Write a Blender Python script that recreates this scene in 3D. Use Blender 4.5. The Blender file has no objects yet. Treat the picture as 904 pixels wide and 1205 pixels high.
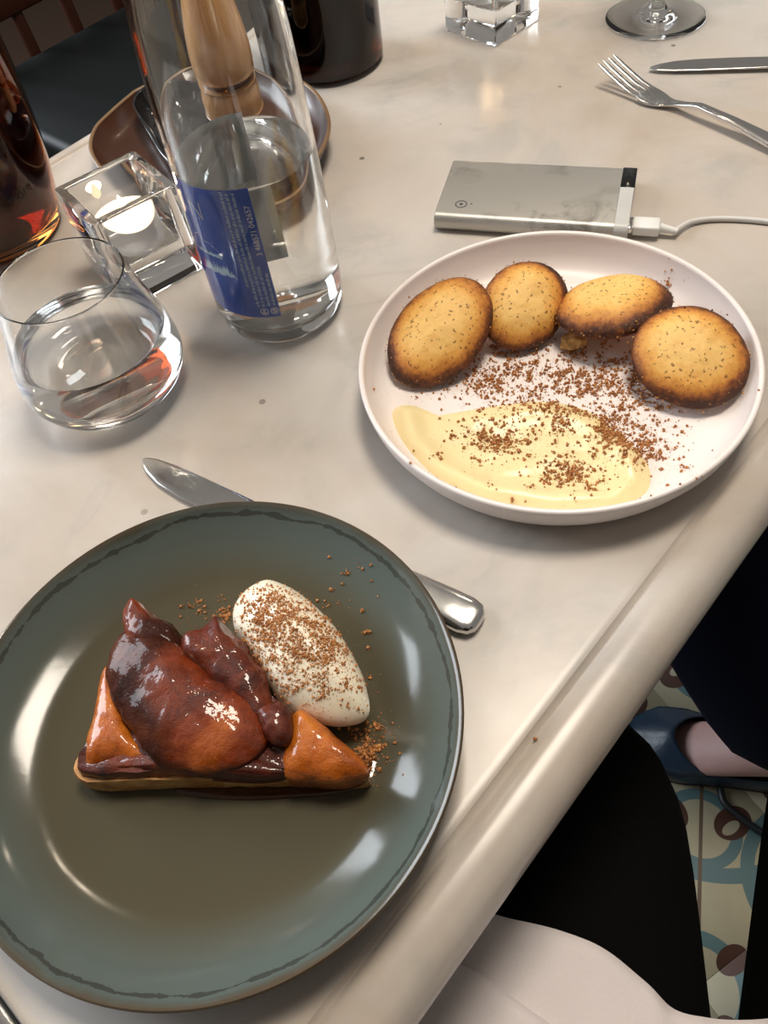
import bpy, bmesh, math, random
import numpy as np
from mathutils import Vector, Matrix, noise, Euler
from mathutils.bvhtree import BVHTree
R = math.radians
random.seed(7); rng = np.random.default_rng(11)
S = bpy.context.scene; C = S.collection

# ------------------------------------------------------------------ camera (solved from plates, power bank, bottle)
F, PITCH, ROLL, H = 968.05, .939203, -.182111, .35339
fw = Vector((0, math.cos(PITCH), -math.sin(PITCH))); up0 = Vector((0, math.sin(PITCH), math.cos(PITCH))); r0 = Vector((1, 0, 0))
cr, sr = math.cos(ROLL), math.sin(ROLL)
rt = cr*r0 + sr*up0; upv = -sr*r0 + cr*up0
EYE = Vector((0, 0, H))
cd = bpy.data.cameras.new('camera'); cam = bpy.data.objects.new('camera', cd); C.objects.link(cam)
cam.matrix_world = Matrix(((rt.x, upv.x, -fw.x, 0), (rt.y, upv.y, -fw.y, 0), (rt.z, upv.z, -fw.z, H), (0, 0, 0, 1)))
cd.sensor_fit = 'VERTICAL'; cd.sensor_height = 36; cd.lens = F/1205*36; cd.clip_start = .01
S.camera = cam
def ray(px, py): return (fw + rt*((px-452)/F) - upv*((py-602.5)/F))
def P(px, py, z=0.):                       # pixel -> point on the horizontal plane z
    d = ray(px, py); t = (z-H)/d.z
    return EYE + d*t
def on_cyl(px, py, c, r):                  # pixel -> (angle, z) on a vertical cylinder
    d = ray(px, py); ox, oy = -c[0], -c[1]
    a = d.x**2+d.y**2; b = 2*(ox*d.x+oy*d.y); q = ox*ox+oy*oy-r*r
    disc = max(b*b-4*a*q, 0); t = (-b-math.sqrt(disc))/(2*a)
    p = EYE + d*t
    return math.atan2(p.y-c[1], p.x-c[0]), p.z

# ------------------------------------------------------------------ light
S.view_settings.view_transform = 'Standard'; S.view_settings.look = 'None'
S.view_settings.exposure = 0.0; S.view_settings.gamma = 1.0; S.view_settings.use_curve_mapping = False
cy = S.cycles
cy.use_denoising = True; cy.max_bounces = 24; cy.transmission_bounces = 24; cy.glossy_bounces = 8; cy.diffuse_bounces = 4
cy.transparent_max_bounces = 24; cy.sample_clamp_indirect = 25; cy.blur_glossy = .5
w = bpy.data.worlds.new('world'); S.world = w; w.use_nodes = True
w.node_tree.nodes['Background'].inputs[0].default_value = (1.0, .93, .86, 1)
w.node_tree.nodes['Background'].inputs[1].default_value = .21
def area(name, loc, target, size, power, col):
    l = bpy.data.lights.new(name, 'AREA'); l.shape = 'RECTANGLE'; l.size, l.size_y = size; l.energy = power; l.color = col
    o = bpy.data.objects.new(name, l); C.objects.link(o); o.location = loc
    o.rotation_euler = (Vector(target)-Vector(loc)).to_track_quat('-Z', 'Y').to_euler(); return o
area('window_light', (-2.15, 1.75, 1.15), (-.1, .3, 0), (1.7, 1.5), 100, (.86, .93, 1.0))
area('ceiling_light', (.40, .70, 2.1), (.15, .25, 0), (.6, .6), 39, (1.0, .89, .75))
def bulb(loc, power, r, col=(1, .82, .62)):
    l = bpy.data.lights.new('lamp_bulb', 'POINT'); l.energy = power; l.shadow_soft_size = r; l.color = col
    o = bpy.data.objects.new('lamp_bulb', l); C.objects.link(o); o.location = loc
bulb((-.26, 1.02, 1.35), 2.2, .022); bulb((-.17, .97, 1.35), 2.2, .022); bulb((.65, 1.55, 1.3), 3, .03)

# ------------------------------------------------------------------ helpers
def mesh(name, verts, faces, smooth=True, sharp=None):
    m = bpy.data.meshes.new(name); m.from_pydata([tuple(v) for v in verts], [], faces); m.update()
    bm = bmesh.new(); bm.from_mesh(m); bmesh.ops.recalc_face_normals(bm, faces=bm.faces); bm.to_mesh(m); bm.free()
    if smooth:
        m.shade_smooth()
        if sharp: m.set_sharp_from_angle(angle=R(sharp))
    return m
def link(name, data, mat=None, parent=None, loc=None, rot=None):
    o = bpy.data.objects.new(name, data); C.objects.link(o)
    if mat is not None and data is not None:
        data.materials.clear(); data.materials.append(mat)
    if parent is not None: o.parent = parent
    if loc is not None: o.location = loc
    if rot is not None: o.rotation_euler = rot
    return o
def tag(o, label, cat, group=None, kind=None):
    o['label'] = label
    if cat: o['category'] = cat
    if group: o['group'] = group
    if kind: o['kind'] = kind
    return o
def thing(name, label, cat, loc=(0, 0, 0), rot=None, group=None):
    return tag(link(name, None, None, None, loc, rot), label, cat, group)
def lathe(name, prof, n=96, close=False, sharp=35):
    """prof: list of (r,z). r==0 ends become poles. close: last joins first"""
    V, Fc, rings = [], [], []
    for r, z in prof:
        if r < 1e-6:
            rings.append([len(V)]); V.append((0, 0, z))
        else:
            b = len(V); rings.append(list(range(b, b+n)))
            V += [(r*math.cos(2*math.pi*k/n), r*math.sin(2*math.pi*k/n), z) for k in range(n)]
    pairs = list(zip(rings, rings[1:])) + ([(rings[-1], rings[0])] if close else [])
    for a, b in pairs:
        for k in range(n):
            k2 = (k+1) % n
            if len(a) == 1 and len(b) == 1: continue
            if len(a) == 1: Fc.append((a[0], b[k], b[k2]))
            elif len(b) == 1: Fc.append((a[k], a[k2], b[0]))
            else: Fc.append((a[k], a[k2], b[k2], b[k]))
    return mesh(name, V, Fc, True, sharp)
def curve(pts, n=8):                       # Catmull-Rom through 2-D/3-D points (open)
    p = [np.array(q, float) for q in pts]; p = [2*p[0]-p[1]] + p + [2*p[-1]-p[-2]]; out = []
    for i in range(1, len(p)-2):
        for k in range(n):
            t = k/n; a, b, c, d = p[i-1:i+3]
            out.append(.5*((2*b)+(c-a)*t+(2*a-5*b+4*c-d)*t*t+(3*b-a-3*c+d)*t**3))
    return out + [p[-2]]
def curve_closed(pts, n=8):
    p = [np.array(q, float) for q in pts]; L = len(p); out = []
    for i in range(L):
        a, b, c, d = p[i-1], p[i], p[(i+1) % L], p[(i+2) % L]
        for k in range(n):
            t = k/n
            out.append(.5*((2*b)+(c-a)*t+(2*a-5*b+4*c-d)*t*t+(3*b-a-3*c+d)*t**3))
    return out
def tube(name, pts, rad, n=16, cap=True, sharp=50):
    pts = [Vector(q) for q in pts]; V, Fc = [], []
    rads = rad if hasattr(rad, '__len__') else [rad]*len(pts)
    ref = Vector((0, 0, 1))
    for i, q in enumerate(pts):
        t = (pts[min(i+1, len(pts)-1)]-pts[max(i-1, 0)]).normalized()
        if abs(t.dot(ref)) > .95: ref = Vector((1, 0, 0))
        u = t.cross(ref).normalized(); v = t.cross(u).normalized()
        V += [q + (u*math.cos(2*math.pi*k/n)+v*math.sin(2*math.pi*k/n))*rads[i] for k in range(n)]
    for i in range(len(pts)-1):
        for k in range(n):
            k2 = (k+1) % n; Fc.append((i*n+k, i*n+k2, (i+1)*n+k2, (i+1)*n+k))
    if cap: Fc += [tuple(range(n)), tuple(range((len(pts)-1)*n, len(pts)*n))]
    return mesh(name, V, Fc, True, sharp)
def sweep(name, sections, cap=True, sharp=40):   # list of equal-length point rings
    n = len(sections[0]); V = [p for s in sections for p in s]; Fc = []
    for i in range(len(sections)-1):
        for k in range(n):
            k2 = (k+1) % n; Fc.append((i*n+k, i*n+k2, (i+1)*n+k2, (i+1)*n+k))
    if cap: Fc += [tuple(range(n)), tuple(range((len(sections)-1)*n, len(sections)*n))]
    return mesh(name, V, Fc, True, sharp)
def box_bevel(name, sx, sy, sz, bev=.001, seg=2, z0=0):
    bm = bmesh.new(); bmesh.ops.create_cube(bm, size=1)
    for v in bm.verts: v.co = Vector((v.co.x*sx, v.co.y*sy, (v.co.z+.5)*sz+z0))
    bmesh.ops.bevel(bm, geom=bm.edges[:], offset=bev, segments=seg, profile=.5, affect='EDGES')
    m = bpy.data.meshes.new(name); bm.to_mesh(m); bm.free(); m.shade_smooth(); m.set_sharp_from_angle(angle=R(50)); return m

class NT:                                   # tiny node-tree builder
    def __init__(s, name):
        s.m = bpy.data.materials.new(name); s.m.use_nodes = True; s.t = s.m.node_tree; s.n = s.t.nodes; s.l = s.t.links
        s.b = s.n['Principled BSDF']
    def add(s, typ, ins=None, **props):
        nd = s.n.new(typ)
        for k, v in props.items(): setattr(nd, k, v)
        for k, v in (ins or {}).items():
            if isinstance(v, bpy.types.NodeSocket): s.l.new(v, nd.inputs[k])
            else: nd.inputs[k].default_value = v
        return nd
    def coord(s, which='Object'): return s.add('ShaderNodeTexCoord').outputs[which]
    def noise(s, vec, scale, detail=4, rough=.55, dist=0.): return s.add('ShaderNodeTexNoise', {'Vector': vec, 'Scale': scale, 'Detail': detail, 'Roughness': rough, 'Distortion': dist}).outputs['Fac']
    def ramp(s, fac, stops):
        nd = s.add('ShaderNodeValToRGB', {'Fac': fac}); e = nd.color_ramp.elements
        while len(e) < len(stops): e.new(.5)
        for q, (p, c) in zip(e, stops): q.position = p; q.color = (c, c, c, 1) if isinstance(c, (int, float)) else (*c, 1)
        return nd.outputs['Color']
    def mix(s, fac, a, b, mode='MIX'):
        nd = s.add('ShaderNodeMix', data_type='RGBA', blend_type=mode)
        for i, v in ((0, fac), (6, a), (7, b)):
            if isinstance(v, bpy.types.NodeSocket): s.l.new(v, nd.inputs[i])
            elif i: nd.inputs[i].default_value = (*v, 1)
            else: nd.inputs[i].default_value = v
        return nd.outputs[2]
    def math(s, op, a, b=0., c=0.):
        nd = s.add('ShaderNodeMath', operation=op)
        for i, v in enumerate((a, b, c)):
            if isinstance(v, bpy.types.NodeSocket): s.l.new(v, nd.inputs[i])
            else: nd.inputs[i].default_value = v
        return nd.outputs[0]
    def set(s, **kw):
        for k, v in kw.items():
            k = k.replace('_', ' ')
            if isinstance(v, bpy.types.NodeSocket): s.l.new(v, s.b.inputs[k])
            else: s.b.inputs[k].default_value = (*v, 1) if isinstance(v, tuple) and len(v) == 3 and k != 'Subsurface Radius' else v
        return s
    def bump(s, h, strength=.3, dist=.001):
        nd = s.add('ShaderNodeBump', {'Height': h, 'Strength': strength, 'Distance': dist}); s.l.new(nd.outputs[0], s.b.inputs['Normal']); return s
def plain(name, col, rough=.5, **kw):
    t = NT(name); v = t.noise(t.coord(), 60, 3); c = t.mix(v, tuple(x*.9 for x in col), tuple(min(x*1.1, 1) for x in col))
    t.set(Base_Color=c, Roughness=rough, **kw); return t.m
def glass(name, col=(1, 1, 1), ior=1.5, rough=0.):
    t = NT(name); t.set(Base_Color=col, Roughness=rough, IOR=ior, Transmission_Weight=1.0); return t.m
def steel(name, col=(.72, .71, .69), rough=.16):
    t = NT(name); c = t.coord(); n = t.noise(c, 90, 4); t.set(Base_Color=col, Metallic=1., Roughness=t.math('MULTIPLY_ADD', n, .12, rough-.06)); return t.m

M = {}
M['glass'] = glass('clear_glass', (.985, .995, .99)); M['water'] = glass('water', (1, 1, 1), 1.333)
M['steel'] = steel('cutlery_steel')

# ------------------------------------------------------------------ marble
def marble():
    t = NT('marble'); c = t.coord()
    big = t.noise(c, 3.2, 6, .6, .8); mid = t.noise(c, 11, 6, .62, .5); fine = t.noise(c, 45, 5, .6)
    a = t.ramp(big, [(.30, (.43, .36, .295)), (.42, (.51, .445, .385)), (.56, (.555, .52, .485)), (.70, (.61, .555, .515))])
    g = t.ramp(mid, [(.36, 1.0), (.46, .25), (.54, 0.)])
    a = t.mix(t.math('MULTIPLY', t.math('ADD', g, 0), .40), a, (.34, .335, .325))
    vein = t.math('ABSOLUTE', t.math('SUBTRACT', t.noise(c, 5.5, 8, .6, .9), .5))
    vf = t.ramp(vein, [(0, 1.0), (.02, .35), (.06, 0.)])
    a = t.mix(t.math('MULTIPLY', t.math('MULTIPLY', vf, t.ramp(t.noise(c, 4, 2), [(.45, 0.), (.65, 1.)])), .42), a, (.29, .285, .28))
    a = t.mix(t.math('MULTIPLY', t.ramp(fine, [(.62, 0.), (.75, 1.)]), .18), a, (.5, .38, .30))
    vo = t.add('ShaderNodeTexVoronoi', {'Vector': c, 'Scale': 26.0, 'Randomness': 1.0}).outputs['Distance']
    sp = t.math('MULTIPLY', t.math('LESS_THAN', vo, .055), t.ramp(t.noise(c, 14, 2), [(.5, 0.), (.6, 1.)]))
    a = t.mix(t.math('MULTIPLY', sp, .75), a, (.10, .085, .07))
    t.set(Base_Color=a, Roughness=t.math('MULTIPLY_ADD', fine, .12, .17), Specular_IOR_Level=.36)
    return t.m
M['marble'] = marble()

# ================================================================== SETTING
DV = Vector((.755, .656, 0)).normalized(); NV = Vector((DV.y, -DV.x, 0))       # along the table, outward from its near edge
def TN(t, s, z=0.): return DV*t + NV*s + Vector((0, 0, z))
FLOOR = -.73

def tile_material():
    t = NT('cement_tile_print'); c = t.coord()
    sx = t.add('ShaderNodeSeparateXYZ', {0: c}); K = 1/.4
    x = t.math('MULTIPLY', t.math('ADD', sx.outputs[0], .1), K); y = t.math('MULTIPLY', t.math('ADD', sx.outputs[1], .1), K)
    def dist(cx, cyy, kx=1., ky=1.):
        dx = t.math('MULTIPLY', t.math('SUBTRACT', x, cx), kx); dy = t.math('MULTIPLY', t.math('SUBTRACT', y, cyy), ky)
        return t.math('SQRT', t.math('ADD', t.math('MULTIPLY', dx, dx), t.math('MULTIPLY', dy, dy)))
    def ring(d, r, wd): return t.math('LESS_THAN', t.math('ABSOLUTE', t.math('SUBTRACT', d, r)), wd)
    def disc(d, r): return t.math('LESS_THAN', d, r)
    mx = lambda *a: a[0] if len(a) == 1 else t.math('MAXIMUM', a[0], mx(*a[1:]))
    n = t.noise(c, 30, 4)
    col = t.mix(n, (.30, .27, .18), (.38, .345, .23))
    teal = mx(ring(dist(.5, .5), .40, .022), ring(dist(.5, .0), .22, .02), ring(dist(0., .5), .22, .02), ring(dist(0, 0), .13, .02), ring(dist(.31, .31), .105, .017))
    col = t.mix(teal, col, (.085, .15, .155))
    diag = t.math('LESS_THAN', t.math('ABSOLUTE', t.math('SUBTRACT', x, y)), .008)
    col = t.mix(t.math('MULTIPLY', diag, t.math('GREATER_THAN', dist(0, 0), .13)), col, (.10, .065, .04))
    leaf = mx(disc(dist(.40, .27, 1, 1.35), .062), disc(dist(.27, .40, 1.35, 1), .062), disc(dist(0.13, 0.0, 1, 1.4), .05), disc(dist(0., .13, 1.4, 1), .05))
    core = mx(disc(dist(.385, .262, 1, 2.), .032), disc(dist(.262, .385, 2., 1), .032))
    col = t.mix(leaf, col, (.06, .022, .013)); col = t.mix(core, col, (.32, .29, .20))
    t.set(Base_Color=col, Roughness=.55); return t.m
M['tile'] = tile_material()
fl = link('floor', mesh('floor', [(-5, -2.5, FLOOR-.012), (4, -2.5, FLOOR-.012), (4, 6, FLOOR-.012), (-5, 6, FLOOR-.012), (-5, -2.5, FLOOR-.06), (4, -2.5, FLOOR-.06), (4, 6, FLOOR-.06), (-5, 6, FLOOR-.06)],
      [(0, 1, 2, 3), (7, 6, 5, 4), (0, 4, 5, 1), (1, 5, 6, 2), (2, 6, 7, 3), (3, 7, 4, 0)], False), plain('grout_and_shaded_floor', (.040, .026, .018), .9, Specular_IOR_Level=.05))  # joint grout; beyond the tiles its dark brown stands in for shade on the floor
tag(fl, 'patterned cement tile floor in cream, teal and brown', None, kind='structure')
tm = box_bevel('tile', .1997, .1997, .012, .0004, 1); tm.materials.append(M['tile'])
ta = R(23)
for i in range(-5, 6):
    for j in range(-6, 5):
        ca = Vector((.30+.2*(i*math.cos(ta)-j*math.sin(ta)), .20+.2*(i*math.sin(ta)+j*math.cos(ta)), FLOOR-.012+.0002))
        o = link('tile', tm, None, fl, ca, (0, 0, ta+R(90)*[[0, 1], [3, 2]][j % 2][i % 2])); o.active_material = M['tile']
wl = link('wall_back', mesh('wall', [TN(-3, -4.3, FLOOR), TN(4, -4.3, FLOOR), TN(4, -4.3, 1.9), TN(-3, -4.3, 1.9), TN(-3, -4.4, FLOOR), TN(4, -4.4, FLOOR), TN(4, -4.4, 1.9), TN(-3, -4.4, 1.9)],
      [(0, 1, 2, 3), (7, 6, 5, 4), (0, 4, 5, 1), (1, 5, 6, 2), (2, 6, 7, 3), (3, 7, 4, 0)], False), plain('wall_brown', (.018, .006, .004), .8, Specular_IOR_Level=.05))
tag(wl, 'dark red-brown wall beyond the marble table', None, kind='structure')

# ================================================================== TABLE
SG, SE, SF = -.0642, -.0365, -.6646
tb = thing('marble_table', 'pale beige-grey veined marble table with rounded raised edge', 'table', TN(.35, -.35, FLOOR))
def world_child(name, m, mat, parent):      # mesh in world coordinates under an unrotated Empty
    o = link(name, m, mat, parent); o.location = -Vector(parent.location); return o
T0, T1 = -.38, 1.08
prof = [(SF+.018, 0)] + [(SG-.022+.0025*k, 0) for k in range(8)] + [(SG-.0022, -.0005), (SG-.0008, -.0022), (SG+.0004, -.0028), (SG+.0004, -.038), (SF+.018, -.038)]
world_child('tabletop', sweep('tabletop', [[TN(t, s, z) for s, z in prof] for t in np.linspace(T0, T1, 9)], sharp=30), M['marble'], tb)
def bead(sg, se):                            # rounded edge profile from groove sg to nose se
    d = se-sg; out = [(sg, -.0365), (sg, -.0028), (sg+.03*d, -.0020), (sg+.09*d, -.0004), (sg+.20*d, .0006), (sg+.35*d, .0008), (sg+.48*d, .0004)]
    for k in range(1, 13):
        a = math.pi/2 - math.pi*k/12*1.0
        out.append((sg+.48*d+.52*d*math.cos(a), -.0175+.0179*math.sin(a)))
    return out
world_child('edge_moulding', sweep('edge_moulding', [[TN(t, s, z) for s, z in bead(SG+.0004, SE)] for t in np.linspace(T0, T1, 9)], sharp=30), M['marble'], tb)
world_child('edge_moulding', sweep('edge_moulding', [[TN(t, s, z) for s, z in bead(SF+.0185, SF-.004)] for t in np.linspace(T0, T1, 9)], sharp=30), M['marble'], tb)
iron = plain('cast_iron', (.02, .02, .02), .45)
pd = lathe('pedestal', [(0, .04), (.20, .04), (.20, .055), (.06, .085), (.035, .14), (.035, .62), (.06, .67), (.16, .685), (.16, .692), (0, .692)], 48); link('pedestal', pd, iron, tb)
bs = lathe('base_plate', [(0, 0), (.24, 0), (.24, .02), (.2, .041), (0, .041)], 48); link('base_plate', bs, iron, tb)

# ================================================================== GREY PLATE
GC = Vector((-.0915, .15198, 0)); GR = .1113
def grey_glaze():
    t = NT('grey_green_glaze'); c = t.coord(); sx = t.add('ShaderNodeSeparateXYZ', {0: c})
    r = t.math('SQRT', t.math('ADD', t.math('MULTIPLY', sx.outputs[0], sx.outputs[0]), t.math('MULTIPLY', sx.outputs[1], sx.outputs[1])))
    n = t.noise(c, 26, 5, .6); n2 = t.noise(c, 120, 4, .6); big = t.noise(c, 9, 3)
    col = t.mix(big, (.068, .058, .034), (.080, .070, .044))
    rr = t.math('DIVIDE', r, GR); rn = t.math('ADD', rr, t.math('MULTIPLY_ADD', n, .05, -.025))
    col = t.mix(t.ramp(rn, [(.70, 0.), (.90, 1.)]), col, (.088, .108, .098))
    line = t.math('LESS_THAN', t.math('ABSOLUTE', t.math('SUBTRACT', rn, .952)), t.math('MULTIPLY_ADD', n2, .034, -.011))
    col = t.mix(t.math('MULTIPLY', line, .75), col, (.035, .036, .03))
    col = t.mix(t.ramp(rn, [(.965, 0.), (.992, 1.)]), col, (.075, .055, .035))
    t.set(Base_Color=col, Roughness=t.math('MULTIPLY_ADD', n, .06, .10), Specular_IOR_Level=.42).bump(n, .06, .002); return t.m
gp = [(0, .004), (.066, .004), (.068, .0005), (.071, .0005), (.074, .0045), (.088, .0095), (.100, .0165), (.108, .0235), (.1107, .0262), (GR, .0276), (.1106, .0284), (.1094, .0280)]
gi = curve([(.1094, .0280), (.104, .0222), (.096, .0158), (.087, .0112), (.078, .0084), (.066, .0074), (.04, .0070), (.02, .0070)], 5)
gpl = lathe('dinner_plate', gp + [tuple(q) for q in gi[1:]] + [(0, .0070)], 128, sharp=60)
tag(link('stoneware_plate', gpl, grey_glaze(), None, GC), 'grey-green glazed stoneware plate with brown rim holding the tart', 'plate')
GZ = .0070

# ================================================================== WHITE PLATE
WC = Vector((.1087, .3251, 0)); WR = .1096
wm = NT('white_porcelain'); wm.set(Base_Color=(.86, .79, .76), Roughness=.36, Specular_IOR_Level=.5); 
wn = wm.noise(wm.coord(), 12, 3); wm.set(Base_Color=wm.mix(wn, (.84, .77, .745), (.88, .81, .78)))
wp = [(0, .002), (.088, .002), (.09, .0002), (.0935, .0002), (.098, .0028), (.1035, .0085), (.1075, .0165), (.1090, .0225), (.1096, .0258), (.1091, .0271), (.1078, .0274), (.1066, .0268)]
wi = curve([(.1066, .0268), (.1048, .0205), (.1010, .0125), (.0955, .0075), (.087, .0055), (.07, .0050), (.03, .0050)], 5)
tag(link('porcelain_plate', lathe('porcelain_plate', wp + [tuple(q) for q in wi[1:]] + [(0, .0050)], 128, sharp=60), wm.m, None, WC),
    'white porcelain plate with upright rim holding the oval cakes and custard cream', 'plate')
WZ = .0050

# ================================================================== FOOD: oval cakes
def cake_mat():
    t = NT('baked_cake'); c = t.coord(); at = t.add('ShaderNodeAttribute', attribute_name='bake').outputs['Fac']
    n = t.noise(c, 55, 5, .6); n2 = t.noise(c, 300, 4, .65); n3 = t.noise(c, 700, 2)
    f = t.math('ADD', at, t.math('MULTIPLY_ADD', n, .80, -.40)); f = t.math('ADD', f, t.math('MULTIPLY_ADD', n2, .50, -.25))
    col = t.ramp(f, [(.0, (.88, .56, .18)), (.32, (.78, .40, .085)), (.60, (.55, .21, .035)), (.82, (.20, .055, .010)), (1., (.05, .013, .004))])
    sp = t.math('MULTIPLY', t.ramp(t.noise(c, 480, 2, .4), [(.635, 0.), (.68, 1.)]), .8)
    col = t.mix(sp, col, (.19, .075, .02))
    t.set(Base_Color=col, Roughness=.62, Subsurface_Weight=.12, Subsurface_Scale=.003).bump(t.math('ADD', n2, t.math('MULTIPLY', n3, .5)), .5, .0006); return t.m
M['cake'] = cake_mat()
def make_cake(seed, a, b, h, egg=0., dish=.0, dark=(0, 0)):
    off = Vector((seed*3.1, seed*1.7, seed)); V, Fc, bake = [], [], []; NR, NA = 22, 72
    def pt(k, rad, top):
        th = 2*math.pi*k/NA; e = 1+egg*math.cos(th)+.010*rad**4*noise.noise(Vector((math.cos(th)*14, math.sin(th)*14, seed*4.2)))+.025*noise.noise(Vector((math.cos(th)*1.3, math.sin(th)*1.3, seed*2.2)))
        x, y = a*e*rad*math.cos(th), b*e*rad*math.sin(th)
        nz = noise.noise(Vector((x, y, 0))*70+off)*.0012+noise.noise(Vector((x, y, 0))*240+off)*.0004
        if top: z = h*(1-rad**2.3)**.8 + nz*(1-.5*rad) - dish*math.exp(-(rad/.45)**2)
        else: z = -.0075*min(1, (1-rad)/.22)**.6 + nz*.4
        return (x, y, z)
    V.append(pt(0, 0, True)); bake.append(.05)
    for i in range(1, NR+1):
        rad = (i/NR)**.85
        for k in range(NA):
            V.append(pt(k, rad, True)); th = 2*math.pi*k/NA
            bake.append(min(1, .12*rad + .95*max(0, (rad-.42)/.58)**1.9 + .05*math.sin(th*2+seed)*rad + dark[1]*rad**1.5*math.cos(th-R(dark[0]))))
    for k in range(NA): Fc.append((0, 1+k, 1+(k+1) % NA))
    for i in range(NR-1):
        for k in range(NA):
            k2 = (k+1) % NA; Fc.append((1+i*NA+k, 1+i*NA+k2, 1+(i+1)*NA+k2, 1+(i+1)*NA+k))
    last = 1+(NR-1)*NA
    for q, rad in enumerate((.975, .93, .86, .76, .5)):
        base = len(V)
        for k in range(NA): V.append(pt(k, rad, False)); bake.append(1.0-.1*q)
        for k in range(NA):
            k2 = (k+1) % NA; Fc.append((last+k, last+k2, base+k2, base+k))
        last = base
    V.append((0, 0, -.0075)); bake.append(.5)
    for k in range(NA): Fc.append((last+k, last+(k+1) % NA, len(V)-1))
    m = mesh('oval_cake', V, Fc, True)
    at = m.attributes.new('bake', 'FLOAT', 'POINT'); at.data.foreach_set('value', bake); return m
def place(o, center, normal, px_dir):       # local z -> normal; local x -> picture direction laid in that plane
    n = Vector(normal).normalized(); d = rt*px_dir[0]-upv*px_dir[1]; x = (d-n*d.dot(n)).normalized(); y = n.cross(x)
    o.matrix_world = Matrix(((x.x, y.x, n.x, center.x), (x.y, y.y, n.y, center.y), (x.z, y.z, n.z, center.z), (0, 0, 0, 1)))
wi_r = [q[0] for q in reversed(wi)]; wi_z = [q[1] for q in reversed(wi)]
def rest(o, nrm, pd_):                        # slide towards the eye until nothing dips into the plate
    for _ in range(12):
        mw = o.matrix_world; pen = 0
        for v in o.data.vertices:
            q = mw @ v.co; rr_ = math.hypot(q.x-WC.x, q.y-WC.y); pen = max(pen, (np.interp(rr_, wi_r, wi_z) if rr_ < .1066 else .027)+.0002-q.z)
        if pen < .0002: break
        c = o.matrix_world.translation; u = (EYE-c).normalized(); place(o, c+u*(pen*.8/u.z), nrm, pd_)
CK = [(1, .0375, .0262, .0125, .04, 0, P(516, 393, .020), (-.10, -.42, .9), (.62, -.78), 'oval almond cake with dark scorched lower edge leaning on the plate rim'),
      (2, .0310, .0250, .0125, .03, 0, P(616, 361, .019), (.10, -.40, .9), (.55, -.83), 'golden oval cake with sugared right edge between two other cakes'),
      (3, .0345, .0300, .0130, .03, .004, P(719, 360, .022), (-.05, .20, .97), (.93, -.30), 'dented oval cake tipped up on its side with a broken crumb beneath'),
      (4, .0320, .0290, .0115, .07, 0, P(808, 417, .017), (-.12, -.36, .92), (.75, .66), 'evenly golden egg-shaped cake lying apart against the plate rim')]
cakes = []
for sd, a, b, h, eg, ds, ctr, nrm, pd_, lab in CK:
    o = link('oval_cake', make_cake(sd, a, b, h, eg, ds, {1: (205, .22), 2: (-60, .20), 3: (-95, .22), 4: (-20, .08)}[sd]), M['cake']); place(o, ctr, nrm, pd_); rest(o, nrm, pd_); tag(o, lab, 'cake', 'oval cakes on the white plate'); cakes.append(o)
def blob(seed, size, rot=(0, 0, 0), amp=.12, freq=1.6, power=2.0, sub=4, bend=0., taper=0.):
    bm = bmesh.new(); bmesh.ops.create_icosphere(bm, subdivisions=sub, radius=1); off = Vector((seed*5.3, seed*2.9, seed*1.1))
    for v in bm.verts:
        c = v.co.normalized(); k = (abs(c.x)**power+abs(c.y)**power+abs(c.z)**power)**(-1/power)
        c = c*k*(1+amp*noise.noise(c*freq+off)+amp*.35*noise.noise(c*freq*3.1+off))
        q = Vector((c.x*size[0], c.y*size[1]*(1-taper*c.x), c.z*size[2]*(1-.5*taper*c.x)))
        if bend: q.y += bend*size[0]*(c.x**2-.3); q.z -= abs(bend)*.25*size[0]*c.x**2
        v.co = q
    m = bpy.data.meshes.new('blob'); bm.to_mesh(m); bm.free(); m.transform(Euler(rot).to_matrix().to_4x4()); m.shade_smooth(); return m
cr_m = NT('cake_crumb_inside'); cn = cr_m.noise(cr_m.coord(), 260, 4); cr_m.set(Base_Color=cr_m.mix(cn, (.55, .27, .06), (.80, .55, .24)), Roughness=.75).bump(cn, .8, .001)
sug = NT('sugar_crust'); sug.set(Base_Color=sug.mix(sug.ramp(sug.noise(sug.coord(), 500, 2), [(.4, 0.), (.6, 1.)]), (.10, .025, .006), (.62, .30, .08)), Roughness=.45)
for o in cakes:                               # browned sugar grains along each rim
    me = o.data; vs = [v.co for v in me.vertices]; NRi = 1+21*72; V, Fc = [], []
    for k in range(150):
        q = vs[NRi+rng.integers(72)]*(1.0+.012*rng.normal()) if rng.random() < .7 else vs[NRi-72*rng.integers(1, 4)+rng.integers(72)]*1.0
        q = q+Vector((rng.normal(0, .0009), rng.normal(0, .0009), rng.normal(0, .0006))); s_ = .00028+.0006*rng.random()**2.5; b0 = len(V); rm = Euler(tuple(rng.random(3)*6)).to_matrix()
        V += [q+rm @ (Vector(d)*s_*(.6+.6*rng.random())) for d in ((1, 0, 0), (-1, 0, 0), (0, 1, 0), (0, -1, 0), (0, 0, 1), (0, 0, -1))]
        Fc += [tuple(b0+i for i in f) for f in ((0, 2, 4), (2, 1, 4), (1, 3, 4), (3, 0, 4), (2, 0, 5), (1, 2, 5), (3, 1, 5), (0, 3, 5))]
    g_ = link('sugar_crust', mesh('sugar_crust', V, Fc, False), sug.m, o); g_['kind'] = 'stuff'
tag(link('broken_cake_piece', blob(3, (.0072, .0060, .0042), amp=.45, freq=2.4, sub=4), cr_m.m, None, P(676, 401, WZ+.0042)), 'small torn piece of cake showing yellow crumb under the tipped cake', 'cake crumb')

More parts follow.
